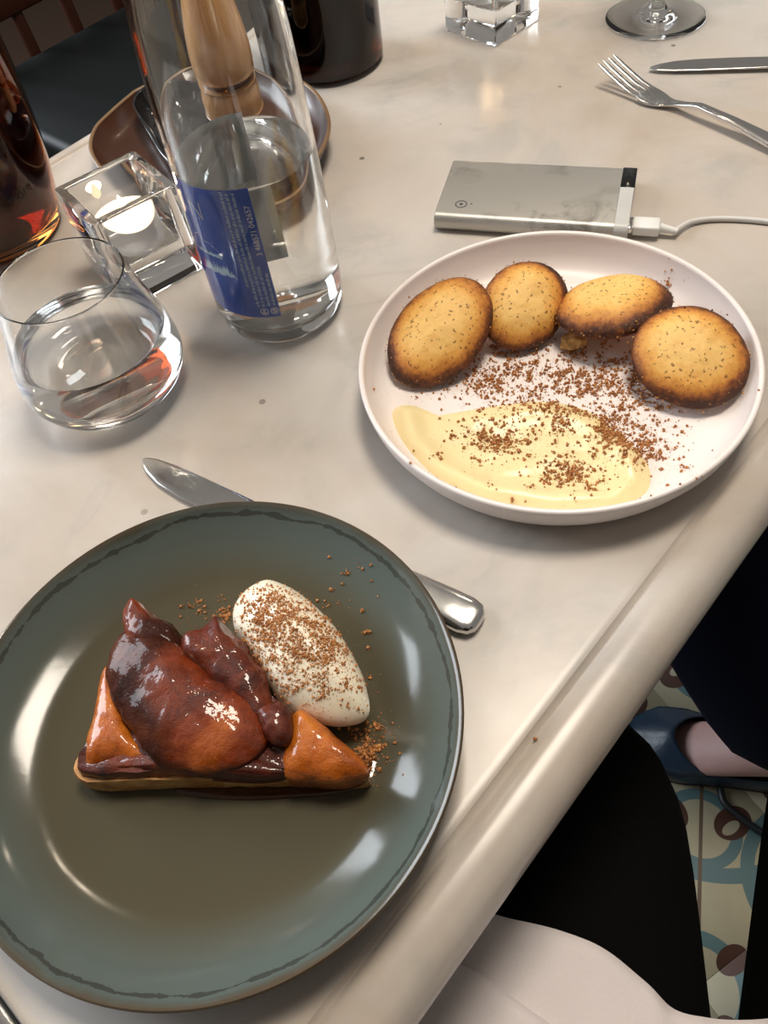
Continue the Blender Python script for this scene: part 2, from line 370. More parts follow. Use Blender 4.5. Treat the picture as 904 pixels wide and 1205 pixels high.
# ---- custard cream smear (height field over an outlined area of the plate)
outl = [P(*q, .008) for q in ((458, 484), (468, 474), (486, 474), (500, 486), (530, 482), (580, 474), (640, 468), (690, 478), (722, 500), (748, 522), (765, 545), (767, 570), (752, 592), (716, 604), (660, 606), (600, 603), (550, 588), (510, 562), (480, 530), (462, 505))]
ring_pts = curve_closed([(q.x, q.y) for q in outl], 6)
ctr2 = np.mean(ring_pts, axis=0)
def seg_d(p, a, b):
    a, b = np.array(a), np.array(b); t = np.clip(np.dot(p-a, b-a)/np.dot(b-a, b-a), 0, 1); return np.linalg.norm(p-a-t*(b-a))
ridge = [P(*q, .010) for q in ((474, 485), (482, 520), (520, 556), (580, 582), (660, 592), (720, 588), (750, 565), (738, 535))]
ridge = [(q.x, q.y) for q in ridge]
ridge2 = [(q.x, q.y) for q in (P(560, 490, .009), P(640, 482, .009), P(705, 500, .009), P(735, 530, .009))]
V, Fc = [], []; NRR = 26; NP = len(ring_pts)
def cream_h(p, f):                            # f: 0 centre .. 1 outline
    d = min(seg_d(p, ridge[i], ridge[i+1]) for i in range(len(ridge)-1)); d2 = min(seg_d(p, ridge2[i], ridge2[i+1]) for i in range(len(ridge2)-1))
    h = .0020 + .0078*math.exp(-(d/.0085)**2) + .0034*math.exp(-(d2/.008)**2) + .0011*noise.noise(Vector((p[0]*55, p[1]*110, 3))) + .0004*noise.noise(Vector((p[0]*160, p[1]*160, 7)))
    return h*(1-f**5)**.55
V.append((ctr2[0], ctr2[1], WZ+cream_h(ctr2, 0)))
for i in range(1, NRR+1):
    f = i/NRR; f = 1-(1-f)**1.25
    for q in ring_pts:
        p = ctr2+(q-ctr2)*f; V.append((p[0], p[1], WZ-.0002+cream_h(p, f)))
for k in range(NP): Fc.append((0, 1+k, 1+(k+1) % NP))
for i in range(NRR-1):
    for k in range(NP):
        k2 = (k+1) % NP; Fc.append((1+i*NP+k, 1+i*NP+k2, 1+(i+1)*NP+k2, 1+(i+1)*NP+k))
Fc.append(tuple(1+(NRR-1)*NP+k for k in range(NP)))
cmt = NT('custard_cream'); cnn = cmt.noise(cmt.coord(), 40, 4); cmt.set(Base_Color=cmt.mix(cnn, (.86, .71, .37), (.89, .76, .44)), Roughness=.32, Subsurface_Weight=.10, Subsurface_Scale=.004, Subsurface_Radius=(1., .8, .4)).bump(cmt.noise(cmt.coord(), 160, 3), .12, .001)
cream_mesh = mesh('custard_cream', V, Fc, True, 70)
cream = tag(link('custard_cream', cream_mesh, cmt.m), 'pale yellow smear of custard cream dusted with crumbs on white plate', 'cream')

# ---- crumbs
def crumb_mat(name, a, b, rough=.7):
    t = NT(name); n = t.noise(t.coord(), 600, 2); n2 = t.noise(t.coord(), 90, 2)
    t.set(Base_Color=t.mix(t.ramp(n, [(.35, 0.), (.65, 1.)]), a, b), Roughness=rough); return t.m
M['crumb'] = crumb_mat('cinnamon_crumb', (.28, .092, .024), (.56, .25, .08))
def crumbs(name, surf_objs, pts, label, mat, smin, smax, dens_fn=None):
    """pts: list of (x,y) ; each crumb dropped on the highest of the given meshes"""
    trees = []
    for o in surf_objs:
        bpy.context.view_layer.update(); mw = o.matrix_world
        trees.append(BVHTree.FromPolygons([mw @ v.co for v in o.data.vertices], [tuple(p.vertices) for p in o.data.polygons]))
    V, Fc = [], []
    octf = [(0, 2, 4), (2, 1, 4), (1, 3, 4), (3, 0, 4), (2, 0, 5), (1, 2, 5), (3, 1, 5), (0, 3, 5)]
    for x, y in pts:
        best = None
        for t in trees:
            loc, nrm, _, _ = t.ray_cast(Vector((x, y, .2)), Vector((0, 0, -1)))
            if loc is not None and (best is None or loc.z > best[0].z): best = (loc, nrm)
        if best is None: continue
        loc, nrm = best
        if nrm.z < 0: nrm = -nrm
        s = smin+(smax-smin)*rng.random()**4.5
        rotm = Euler(tuple(rng.random(3)*6.3)).to_matrix(); b0 = len(V); cc = loc+nrm*s*.28
        for d in ((1, 0, 0), (-1, 0, 0), (0, 1, 0), (0, -1, 0), (0, 0, 1), (0, 0, -1)):
            q = rotm @ (Vector(d)*s*(.35+.4*rng.random())); V.append(cc+q)
        Fc += [tuple(b0+i for i in f) for f in octf]
    o = link(name, mesh(name, V, Fc, False), mat); tag(o, label, 'crumbs', kind='stuff'); return o
def cloud(specs, z, mul=3.2):                          # (px,py,sx,sy,n) clusters in the picture, dropped to plane z
    out = []
    for cx, cyy, sx, sy, n in specs:
        n = int(n*mul)
        subs = [(rng.normal(cx, sx), rng.normal(cyy, sy)) for _ in range(max(3, n//26))]
        for _ in range(n):
            if rng.random() < .6:
                s = subs[rng.integers(len(subs))]; q = P(s[0]+rng.normal(0, 3.2), s[1]+rng.normal(0, 2.4), z)
            else: q = P(rng.normal(cx, sx*1.25), rng.normal(cyy, sy*1.25), z)
            out.append((q.x, q.y))
    return out
wplate = bpy.data.objects['porcelain_plate']
pc = cloud([(575, 450, 26, 11, 380), (610, 430, 40, 14, 260), (690, 440, 30, 14, 420), (735, 450, 20, 12, 260), (640, 415, 50, 8, 90), (770, 510, 22, 22, 150), (700, 470, 50, 16, 160), (500, 462, 25, 8, 25), (790, 345, 10, 4, 14), (780, 560, 25, 20, 20)], WZ)
cc_ = cloud([(590, 515, 16, 10, 260), (560, 508, 22, 10, 90), (660, 498, 10, 8, 90), (675, 553, 18, 8, 210), (640, 478, 30, 5, 110), (720, 505, 16, 12, 300), (745, 525, 14, 10, 160), (640, 525, 70, 30, 150), (690, 560, 40, 18, 50), (560, 560, 50, 25, 22), (690, 480, 20, 8, 60)], .009)
crumbs('cinnamon_crumbs', [wplate, cream], pc+cc_, 'scattered cinnamon-brown biscuit crumbs over the white plate and custard', M['crumb'], .0003, .0023)

# ================================================================== FOOD: tart
tart = thing('tart_slice', 'caramelised apple tart slice with glossy dark fruit on grey-green plate', 'tart', (-.09, .155, GZ))
def caramel(name, dark, mid, light, sc=45, rough=.45, sss=.05):
    t = NT(name); c = t.coord(); n = t.noise(c, sc, 5, .6, .6); f = t.noise(c, 420, 4, .65); vv = t.noise(c, 1400, 3)
    col = t.ramp(t.math('ADD', n, t.math('MULTIPLY_ADD', f, .16, -.08)), [(.30, dark), (.50, mid), (.72, light)])
    bu = t.math('MULTIPLY', t.add('ShaderNodeAttribute', attribute_name='burn').outputs['Fac'], t.ramp(n, [(.25, 1.), (.75, .6)])); col = t.mix(bu, col, (.014, .005, .003))
    t.set(Base_Color=col, Roughness=t.math('MULTIPLY_ADD', f, .25, rough-.10), Specular_IOR_Level=t.math('MULTIPLY_ADD', bu, -.17, .22), Coat_Weight=t.math('MULTIPLY_ADD', bu, -.5, .65), Coat_Roughness=.05, Subsurface_Weight=sss, Subsurface_Scale=.004, Subsurface_Radius=(1., .35, .1)).bump(t.math('ADD', f, t.math('MULTIPLY', vv, .4)), .6, .0009); cb = t.add('ShaderNodeBump', {'Height': t.noise(c, 300, 2, .5), 'Strength': .35, 'Distance': .0009}); t.l.new(cb.outputs[0], t.b.inputs['Coat Normal']); return t.m
c_dark = caramel('burnt_apple', (.022, .004, .002), (.095, .013, .003), (.22, .040, .006)); c_red = caramel('caramel_apple', (.050, .007, .002), (.200, .030, .004), (.40, .095, .008), 34)
c_or = caramel('amber_apple', (.15, .030, .004), (.40, .095, .008), (.58, .185, .018), 40, .26, .2)
def tw(name, m, mat, wpos): o = link(name, m, mat, tart); o.location = Vector(wpos)-Vector(tart.location); return o
foot = [(-.1480, .1345), (-.100, .1262), (-.060, .1190), (-.030, .1130), (-.0268, .1175), (-.034, .128), (-.055, .148), (-.080, .172), (-.105, .196), (-.1235, .2105), (-.1290, .203), (-.136, .180), (-.143, .156)]
def slab(name, outline, z0, z1, amp, seed, inset=.0):
    ring_ = curve_closed(outline, 7); cen = np.mean(ring_, axis=0); V, Fc = [], []; n = len(ring_); secs = []
    lv = [(0, 1-.03), (.15, 1), (.5, 1.0), (.85, 1), (1, .985)]
    for f, s in lv:
        r_ = []
        for q in ring_:
            p = cen+(q-cen)*(s-inset*f); z = z0+(z1-z0)*f
            nn = noise.noise(Vector((p[0]*160, p[1]*160, z*260+seed))); d = (p-cen)/max(np.linalg.norm(p-cen), 1e-6)
            p = p+d*nn*amp; r_.append(Vector((p[0], p[1], z+amp*.5*noise.noise(Vector((p[0]*120, p[1]*120, seed+9))))))
        secs.append(r_)
    for s in (.85, .6, .35, .12):
        r_ = []
        for q in ring_:
            p = cen+(q-cen)*(s-inset); r_.append(Vector((p[0], p[1], z1+amp*1.6*noise.noise(Vector((p[0]*110, p[1]*110, seed+4))))))
        secs.append(r_)
    m = sweep(name, secs, True, 60); o = link(name, m, None, tart); o.location = -Vector(tart.location); return o
def pastry():
    t = NT('tart_pastry'); c = t.coord(); n = t.noise(c, 130, 5, .65); n2 = t.noise(c, 40, 3)
    sx = t.add('ShaderNodeSeparateXYZ', {0: c}); st = t.noise(t.add('ShaderNodeCombineXYZ', {0: t.math('MULTIPLY', sx.outputs[0], 60), 1: t.math('MULTIPLY', sx.outputs[1], 60), 2: t.math('MULTIPLY', sx.outputs[2], 520)}).outputs[0], 1.0, 4)
    col = t.ramp(t.math('ADD', t.math('MULTIPLY', n, .5), t.math('MULTIPLY', st, .5)), [(.34, (.16, .055, .012)), (.48, (.42, .19, .05)), (.62, (.62, .36, .12))])
    t.set(Base_Color=col, Roughness=.45, Coat_Weight=.2).bump(st, .6, .001); return t.m
o = slab('pastry_base', foot, GZ+.0003, GZ+.0140, .0011, 2); o.data.materials.append(pastry())
foot2 = [(-.092+(x+.092)*.965, .160+(y-.160)*.965) for x, y in foot]
o = slab('caramel_layer', foot2, GZ+.0130, GZ+.0195, .0022, 7, .03); o.data.materials.append(c_dark)
def pillow(name, px, ze, h, zb, mat, seed, parent, k=2.4, e=.6, amp=.0012, tilt=(0, 0), slope=.93, burn=None, n=6, ridge=None):
    """closed lump: outline traced at height ze, domed by h, going down to zb"""
    ring_ = curve_closed([tuple(P(*q, ze).xy) for q in px], n); cen = np.mean(ring_, axis=0); secs = []; bn = []
    bw = [np.array(tuple(P(*q, ze).xy)) for q in burn] if burn else []
    rd = [np.array(tuple(P(*q, ze).xy)) for q in ridge] if ridge else None
    def nz(p, z): v = Vector((p[0]*95+seed*3, p[1]*95, z*95+seed)); return noise.noise(v)+.40*noise.noise(v*2.7)
    def ring_at(s, zf):
        r_ = []
        for q in ring_:
            p = cen+(q-cen)*s; z = zf(p); d = (p-cen)/max(np.linalg.norm(p-cen), 1e-5); a = nz(p, z)*amp; p2 = p+d*a*.9*s**3
            r_.append(Vector((p2[0], p2[1], z+a*.8)))
            bn.append(min(1., sum(math.exp(-(np.linalg.norm(p-b)/.011)**2) for b in bw)) if bw else 0.)
        secs.append(r_)
    ring_at(slope-.05, lambda p: zb); 
    for f in (.15, .5, .8): ring_at(slope+(1-slope)*math.sin(f*math.pi/2), lambda p: zb+(ze-zb)*f)
    for i in range(0, 17):
        f = math.cos(i/17*math.pi/2) if i < 14 else (17-i)/17
        def zt(p, f=f):
            z = ze+h*max(0, 1-f**k)**e+tilt[0]*(p[0]-cen[0])*(1-f**4)+tilt[1]*(p[1]-cen[1])*(1-f**4)
            if rd is not None: z += .0022*math.exp(-(seg_d(p, rd[0], rd[1])/.0065)**2)*(1-f**2)
            return z
        ring_at(f, zt)
    m = sweep(name, secs, True, 75); at = m.attributes.new('burn', 'FLOAT', 'POINT'); at.data.foreach_set('value', bn)
    o = link(name, m, mat, parent)
    if parent is not None: o.location = -Vector(parent.location)
    return o
ZT = GZ+.0195
pillow('apple_piece', [(215, 752), (240, 742), (256, 729), (268, 738), (285, 755), (305, 780), (318, 810), (324, 838), (300, 846), (268, 820), (238, 795), (212, 775)], ZT+.003, .010, GZ+.012, c_dark, 2, tart, amp=.0022, tilt=(-.1, .1))
pillow('apple_piece', [(154, 706), (163, 708), (182, 724), (200, 736), (214, 748), (218, 772), (190, 778), (160, 775), (146, 752), (148, 726)], ZT+.003, .009, GZ+.010, c_red, 3, tart, amp=.0022, burn=((185, 750), (205, 760)))
pillow('apple_piece', [(124, 785), (137, 800), (150, 840), (162, 870), (170, 890), (150, 898), (120, 900), (104, 900), (104, 878), (110, 835)], ZT-.002, .006, GZ+.010, c_or, 4, tart, amp=.0014)
pillow('apple_piece', [(120, 893), (165, 888), (200, 900), (262, 905), (310, 892), (338, 900), (342, 912), (300, 917), (240, 913), (160, 908), (106, 905)], GZ+.0165, .0055, GZ+.009, c_dark, 8, tart, amp=.0017)
pillow('apple_piece', [(150, 740), (170, 737), (195, 747), (222, 768), (250, 796), (285, 814), (308, 838), (313, 868), (298, 892), (262, 907), (225, 908), (185, 900), (160, 870), (140, 837), (126, 800), (132, 764)], ZT+.003, .012, GZ+.012, c_red, 1, tart, k=2.0, e=.62, amp=.0015, burn=((140, 770), (132, 800), (148, 835), (165, 865), (160, 790), (180, 885), (160, 750), (185, 760)), n=8)
pillow('apple_piece', [(352, 836), (368, 844), (395, 866), (420, 888), (433, 903), (429, 914), (400, 921), (360, 919), (334, 914), (331, 892), (337, 860)], GZ+.0165, .0085, GZ+.004, c_or, 5, tart, k=3.2, e=.7, amp=.0011, tilt=(0, .12))
pillow('apple_piece', [(303, 836), (325, 827), (343, 838), (346, 858), (336, 874), (314, 870), (304, 853)], ZT+.004, .006, GZ+.012, c_dark, 6, tart, amp=.0018)
# syrup pooled along the cut edge
sy = NT('syrup'); sy.set(Base_Color=(.32, .12, .03), Roughness=.04, Transmission_Weight=.85, IOR=1.45); sy.noise(sy.coord(), 10)
sp_o = curve_closed([tuple(P(*q, GZ).xy) for q in ((215, 934), (270, 941), (330, 940), (400, 934), (438, 922), (448, 900), (436, 886), (420, 890), (380, 915), (300, 925), (220, 922))], 6)
sc_ = np.mean(sp_o, axis=0); secs = [[Vector((*(sc_+(q-sc_)*s), GZ+z)) for q in sp_o] for s, z in ((1.02, .0001), (1., .0006), (.97, .0009), (.85, .0010), (.4, .0010))]
o = link('syrup', sweep('syrup', secs, True, 80), sy.m, tart); o.location = -Vector(tart.location)

# ---- quenelle
qmt = NT('whipped_cream'); qn = qmt.noise(qmt.coord(), 70, 4); qmt.set(Base_Color=qmt.mix(qn, (.95, .84, .64), (.97, .89, .72)), Roughness=.30, Subsurface_Weight=.25, Subsurface_Scale=.004, Subsurface_Radius=(1., .85, .6), Coat_Weight=.25, Coat_Roughness=.15).bump(qmt.noise(qmt.coord(), 140, 3), .15, .001)
quen = tag(pillow('cream_quenelle', [(300, 691), (318, 686), (345, 696), (370, 714), (393, 738), (412, 765), (427, 795), (434, 822), (434, 841), (421, 851), (392, 854), (362, 846), (335, 832), (310, 800), (290, 768), (277, 742), (276, 720), (286, 702)], GZ+.0135, .0215, GZ+.0004, qmt.m, 21, None, k=1.9, e=.56, amp=.0004, slope=.70, n=6, ridge=((305, 712), (425, 826))), 'oval scoop of ivory cream dusted with cinnamon beside the tart', 'cream')
gplate = bpy.data.objects['stoneware_plate']
qc = cloud([(330, 735, 24, 20, 900), (365, 775, 24, 16, 520), (310, 760, 16, 20, 260), (390, 765, 14, 18, 160), (360, 800, 34, 22, 200), (395, 800, 20, 20, 50), (345, 815, 30, 12, 60)], .032)
gc_ = cloud([(436, 885, 12, 14, 130), (445, 862, 12, 8, 40), (265, 722, 26, 8, 46), (238, 715, 16, 8, 20), (410, 700, 12, 18, 14), (430, 780, 12, 30, 14)], GZ)
M['crumb2'] = crumb_mat('toasted_crumb', (.30, .10, .026), (.56, .26, .085))
crumbs('toasted_crumbs', [quen], qc, 'toasted cinnamon crumbs sprinkled over the ivory cream scoop', M['crumb2'], .00035, .0015)
crumbs('toasted_crumbs', [gplate], gc_, 'stray toasted crumbs on the grey-green plate around the tart', M['crumb2'], .0005, .0022)

# ================================================================== POWER BANK AND CABLE
pba = R(-23.2); pbc = P(631, 226.5, .0115); PL, PW, PH = .1300, .0705, .0126
alu = NT('brushed_aluminium'); ac = alu.coord(); sm = alu.noise(ac, 38, 5, .6, .8); sm2 = alu.noise(ac, 14, 3)
asep = alu.add('ShaderNodeMapping', {'Vector': ac, 'Scale': (1, 26, 26)}).outputs[0]
an = alu.noise(asep, 60, 3)
asm = alu.math('MULTIPLY', alu.ramp(sm, [(.54, 0.), (.72, 1.)]), alu.ramp(sm2, [(.42, 0.), (.62, .8)]))
alu.set(Base_Color=alu.mix(asm, (.50, .485, .45), (.13, .12, .11)), Metallic=.75, Roughness=alu.math('MULTIPLY_ADD', an, .10, .34))
pbk = thing('power_bank', 'scuffed silver aluminium power bank with black corner panel', 'power bank', (pbc.x, pbc.y, 0), (0, 0, pba))
def rr_section(x, w, h, r, z0, n=6):
    pts = []
    for cx, cz, a0 in ((w/2-r, z0+h-r, 0), (-w/2+r, z0+h-r, 90), (-w/2+r, z0+r, 180), (w/2-r, z0+r, 270)):
        for k in range(n+1):
            a = R(a0+90*k/n); pts.append(Vector((x, cx+r*math.cos(a), cz+r*math.sin(a))))
    return pts
pbody = sweep('body', [rr_section(x, PW-2*i, PH-2*i, .0052, .0002+i) for x, i in ((-PL/2, .0006), (-PL/2+.0006, 0), (PL/2-.0095, 0))], True, 40)
link('body', pbody, alu.m, pbk)
grey_pl = plain('light_grey_plastic', (.52, .52, .50), .4); blk = plain('gloss_black_plastic', (.008, .008, .009), .12)
cap = sweep('end_cap', [rr_section(x, PW-2*i, PH-2*i, .0052, .0002+i) for x, i in ((PL/2-.0094, 0), (PL/2-.0005, 0), (PL/2, .0005))], True, 40)
link('end_cap', cap, grey_pl, pbk)
link('black_panel', box_bevel('black_panel', .0097, .0235, .0128, .0006, 2, .00005), blk, pbk, (PL/2-.0047, PW/2-.0140, .0002))
mk = plain('dark_print', (.07, .07, .07), .4)
link('power_button', lathe('power_button', [(.0034, 0), (.0042, 0), (.0042, .00025), (.0034, .00025)], 32, True), mk, pbk, (-PL/2+.0165, -PW/2+.0150, PH+.0001))
link('button_dot', lathe('button_dot', [(0, 0), (.0013, 0), (.0013, .00025), (0, .00025)], 20), mk, pbk, (-PL/2+.0165, -PW/2+.0150, PH+.0001))
link('indicator_light', lathe('indicator_light', [(0, 0), (.0007, 0), (.0007, .0002), (0, .0002)], 12), mk, pbk, (-PL/2+.0235, -PW/2+.0160, PH+.0001))
cab = thing('charging_cable', 'white charging cable with boxy plug in the power bank', 'cable', (0, 0, 0))
whp = plain('white_plastic', (.78, .78, .76), .35); crd = plain('cord_grey', (.62, .61, .59), .45)
pm = Matrix.Translation((pbc.x, pbc.y, 0)) @ Matrix.Rotation(pba, 4, 'Z')
pq = lambda x, y, z: pm @ Vector((x, y, z))
yy = -PW/2+.0125
o = link('plug', box_bevel('plug', .0175, .0125, .0068, .0012, 2), whp, cab, pq(PL/2+.0022+.00875, yy, .0028), (0, 0, pba))
o = link('plug_shell', box_bevel('plug_shell', .0045, .0120, .0045, .0003, 1), M['steel'], cab, pq(PL/2+.0001, yy, .0040), (0, 0, pba))
st0, st1 = pq(PL/2+.0195, yy, .0060), pq(PL/2+.0310, yy-.001, .0045)
link('strain_relief', tube('strain_relief', [st0, st0.lerp(st1, .4), st1], [.0031, .0026, .0020], 14), whp, cab)
cp = [st1-(st1-st0)*.15, P(815, 261, .0025), P(850, 257.5, .002), P(904, 261, .002), P(960, 272, .002), P(1040, 265, .002)]
link('cord', tube('cord', [Vector(q) for q in curve(cp, 8)], .0018, 12), crd, cab)

# ================================================================== CUTLERY
def frame(a, b):                               # origin a, x toward b (flat), returns mapping
    x = (b-a); x.z = 0; x.normalize(); y = Vector((-x.y, x.x, 0)); return lambda u, v, z: Vector((a.x, a.y, 0))+x*u+y*v+Vector((0, 0, z))
def strip(name, stations, mp, nseg=8):         # stations: (u, v_center, half width, z_center, half thick) -> rounded bar
    secs = []
    for u, vc, hw, zc, ht in stations:
        s = []
        for k in range(4*nseg):
            a = 2*math.pi*k/(4*nseg); ca, sa = math.cos(a), math.sin(a)
            s.append(mp(u, vc+hw*math.copysign(abs(ca)**.62, ca), zc+ht*math.copysign(abs(sa)**.62, sa)))
        secs.append(s)
    return sweep(name, secs, True, 55)
def knife(tip, end, label, group=None, L=.222, flip=1):
    mp = frame(tip, end); t = thing('table_knife', label, 'knife', (tip.x, tip.y, 0), None, group); bl = []
    def off(o): o.location = -Vector(t.location); return o
    B_ = L*.50
    for u, a, b in ((0, .000, .0012), (.002, -.0022, .0028), (.008, -.0058, .0045), (.02, -.0095, .0058), (.038, -.0112, .0064), (.065, -.0112, .0066), (B_-.012, -.0100, .0066), (B_-.004, -.0070, .0062), (B_+.002, -.0055, .0055)):
        a, b = a*flip, b*flip; bl.append((u, (a+b)/2, abs(b-a)/2, .0028+.0012*u/B_, .0007+.0006*u/B_))
    off(link('blade', strip('blade', bl, mp), M['steel'], t))
    hd = [(B_+.001, 0, .0052, .0040, .0030), (B_+.012, 0, .0062, .0042, .0036), (B_+.05, 0, .0080, .0042, .0040), (L-.02, 0, .0098, .0042, .0041), (L-.008, 0, .0098, .0042, .0041), (L-.003, 0, .0084, .0042, .0037), (L-.0005, 0, .0052, .0042, .0026), (L, 0, .003, .0042, .0015)]
    off(link('handle', strip('handle', hd, mp), M['steel'], t)); return t
ktip, kend = P(168, 541, .003), P(566, 733, .004)
knife(ktip, kend, 'steel table knife tucked under the rim of the grey-green plate', L=(kend-ktip).length, flip=1)
knife(P(764, 80, .003), P(904, 76, .003), 'steel table knife lying beside the fork near the wine glass', flip=-1)
k3b, k3a = P(30, 1207, .004), P(2, 1163, .004); kd = (k3b-k3a).normalized(); kn = Vector((kd.y, -kd.x, 0))
e_ = k3b+kd*.03-kn*-.0  ; ks = Vector((kd.y, -kd.x, 0)); e_ = e_+ks*.0092
knife(e_-kd*.215, e_, 'steel table knife to the side of the grey-green plate away from the other cutlery', L=.215)
# fork
fa, fb = P(714, 70, .017), P(905, 161, .008); mp = frame(fa, fb); fk = thing('dinner_fork', 'four-tined steel dinner fork lying beside a knife', 'fork', (fa.x, fa.y, 0))
def off(o, t): o.location = -Vector(t.location); return o
def zc(u):                                     # side profile of the fork
    return float(np.interp(u, [0, .012, .03, .048, .060, .072, .09, .12, .16, .195], [.0165, .0120, .0058, .0024, .0026, .0056, .0098, .0085, .0048, .0030]))
for i in range(4):
    v = (i-1.5)*.0058; st = [(u, v*(1+.0*u), .0018*(.45 if u == 0 else 1)*(1 if u < .03 else 1.1), zc(u), .0009) for u in np.linspace(0, .042, 9)]
    off(link('tine', strip('tine', st, mp, 3), M['steel'], fk), fk)
st = [(u, 0, hw, zc(u), .0010+.0004*(u > .06)) for u, hw in ((.0395, .0108), (.045, .0116), (.052, .0108), (.059, .0080), (.066, .0048), (.073, .0035), (.080, .0031))]
off(link('fork_head', strip('fork_head', st, mp), M['steel'], fk), fk)
st = [(u, 0, hw, zc(u), th_) for u, hw, th_ in ((.078, .0031, .0016), (.09, .0033, .0020), (.12, .0045, .0022), (.15, .0065, .0022), (.18, .0086, .0021), (.19, .0078, .0019), (.195, .004, .001))]
off(link('handle', strip('handle', st, mp), M['steel'], fk), fk)

# ================================================================== WATER BOTTLE
BC = (-.041, .440)
bt = thing('water_bottle', 'clear glass water bottle with blue mountain label, half full', 'bottle', (*BC, 0))
outer = curve([(.033, .0005), (.0375, .0022), (.0402, .007), (.0412, .014), (.0415, .03), (.0415, .06), (.0413, .09), (.0406, .12), (.0398, .150), (.0380, .18), (.0335, .205), (.0265, .228), (.0195, .248), (.0160, .262), (.0150, .280), (.0150, .292)], 4)
def water_at(z): return float(np.interp(z, [q[1] for q in outer], [q[0] for q in outer]))
inner = [(r-.0026, z) for r, z in [tuple(q) for q in outer] if z > .0135]
prof = [(0, .0045), (.022, .0035), (.030, .0008)] + [tuple(q) for q in outer] + [(.0135, .294), (.0124, .292)] + list(reversed(inner)) + [(.0345, .0105), (.028, .0098), (.012, .0108), (0, .0112)]
link('glass_body', lathe('glass_body', prof, 96, sharp=70), M['glass'], bt)
WL = .1085
wprof = [(0, .0110), (.012, .0106), (.028, .0096), (.0346, .0103)] + [(r+.00025, z) for r, z in inner if z < WL-.002] + [(water_at(WL)-.0023, WL+.0007), (water_at(WL)-.0035, WL+.0001), (water_at(WL)-.006, WL), (0, WL)]
link('water', lathe('water', wprof, 96, sharp=60), M['water'], bt)
RL = .0413+.00035
a_r, z_top = on_cyl(291, 223, BC, RL); a_r2, z_bot = on_cyl(332, 372, BC, RL)
aR = (a_r+a_r2)/2; aL = aR-R(184)               # label runs clockwise (to the left) round to the back
label_m = NT('label_blue'); lc = label_m.coord(); ln = label_m.noise(lc, 30, 3); geo = label_m.add('ShaderNodeNewGeometry')
label_m.set(Base_Color=label_m.mix(geo.outputs['Backfacing'], label_m.mix(ln, (.035, .115, .52), (.042, .13, .57)), (.72, .74, .75)), Roughness=.38)
def bottle_r(z): return water_at(z)-.0009
def cyl_pt(a, z, dr=0.): r = bottle_r(z)+dr; return Vector((r*math.cos(a), r*math.sin(a), z))
NA_, NZ_ = 72, 12
V = [cyl_pt(aL+(aR-aL)*i/NA_, z_bot+(z_top-z_bot)*j/NZ_) for j in range(NZ_+1) for i in range(NA_+1)]
Fc = [(j*(NA_+1)+i, j*(NA_+1)+i+1, (j+1)*(NA_+1)+i+1, (j+1)*(NA_+1)+i) for j in range(NZ_) for i in range(NA_)]
lm_ = bpy.data.meshes.new('label'); lm_.from_pydata([tuple(v) for v in V], [], Fc); lm_.shade_smooth()
lab = link('label', lm_, label_m.m, bt)
prn = plain('label_print', (.66, .82, .97), .5); prw = plain('label_print_white', (.93, .95, .97), .5)
def bend(name, polys, mat, parent):             # flat (u along circumference to the right, v up) polygons -> on the bottle
    V, Fc = [], []
    for verts, faces in polys:
        b = len(V); V += [cyl_pt(aR+u/RL, z_bot+v, .0003) for u, v in verts]; Fc += [tuple(b+i for i in f) for f in faces]
    m = bpy.data.meshes.new(name); m.from_pydata([tuple(v) for v in V], [], Fc); m.update(); return link(name, m, mat, parent)
def text_poly(txt, size, ang, u0, v0, bold=0., sx=1.):
    cu = bpy.data.curves.new('t', 'FONT'); cu.body = txt; cu.size = size; cu.offset = bold; cu.resolution_u = 3
    o = bpy.data.objects.new('t', cu); C.objects.link(o); bpy.context.view_layer.update()
    m = o.evaluated_get(bpy.context.evaluated_depsgraph_get()).to_mesh()
    ca, sa = math.cos(ang), math.sin(ang)
    vs = [(u0+(v.co.x*sx)*ca-v.co.y*sa, v0+(v.co.x*sx)*sa+v.co.y*ca) for v in m.vertices]; fs = [tuple(p.vertices) for p in m.polygons]
    bpy.data.objects.remove(o); bpy.data.curves.remove(cu); return vs, fs
LH = z_top-z_bot
bend('barcode_number', [text_poly('3 468571 042657', .0046, R(90), -.0016, LH*.515, .00004, .98)], prw, lab)
rows = []
for u, v0, v1 in ((-.0016, .10, .36), (-.0049, .10, .44), (-.0082, .10, .97), (-.0115, .10, .975), (-.0148, .27, .98)):
    v = v0*LH
    while v < v1*LH:
        wd = .0009+.0022*random.random()
        k = v
        while k < v+wd:                         # unreadable small print: runs of tiny strokes
            g = .00036+.00026*random.random(); hh = .0014+.0006*(random.random() < .25)
            rows.append(([(u-hh, k), (u-.0001, k), (u-.0001, k+g), (u-hh, k+g)], [(0, 1, 2, 3)])); k += g+.00022
        v += wd+.0009
bend('small_print', rows, prn, lab)
def disc_poly(u, v, r0, r1, a0=0, a1=360, n=20):
    vs = []; fs = []
    for k in range(n+1):
        a = R(a0+(a1-a0)*k/n); vs += [(u+r0*math.cos(a), v+r0*math.sin(a)), (u+r1*math.cos(a), v+r1*math.sin(a))]
    for k in range(n): fs.append((2*k, 2*k+1, 2*k+3, 2*k+2))
    return vs, fs
ic = [disc_poly(-.0032, .0046, .0021, .0026), disc_poly(-.0095, .0046, .0021, .0026), disc_poly(-.0032, .0046, .0006, .0015, 30, 190), disc_poly(-.0032, .0046, .0006, .0015, 220, 370)]
ic += [disc_poly(-.0095, .0046, .0002, .0013, 40, 150), disc_poly(-.0095, .0046, .0006, .0016, 200, 330)]
bend('recycling_marks', ic, prw, lab)
def pine(u, v, w, h): return [([(u-w, v), (u+w, v), (u, v+h)], [(0, 1, 2)]), ([(u-w*.7, v+h*.35), (u+w*.7, v+h*.35), (u, v+h*1.15)], [(0, 1, 2)])]
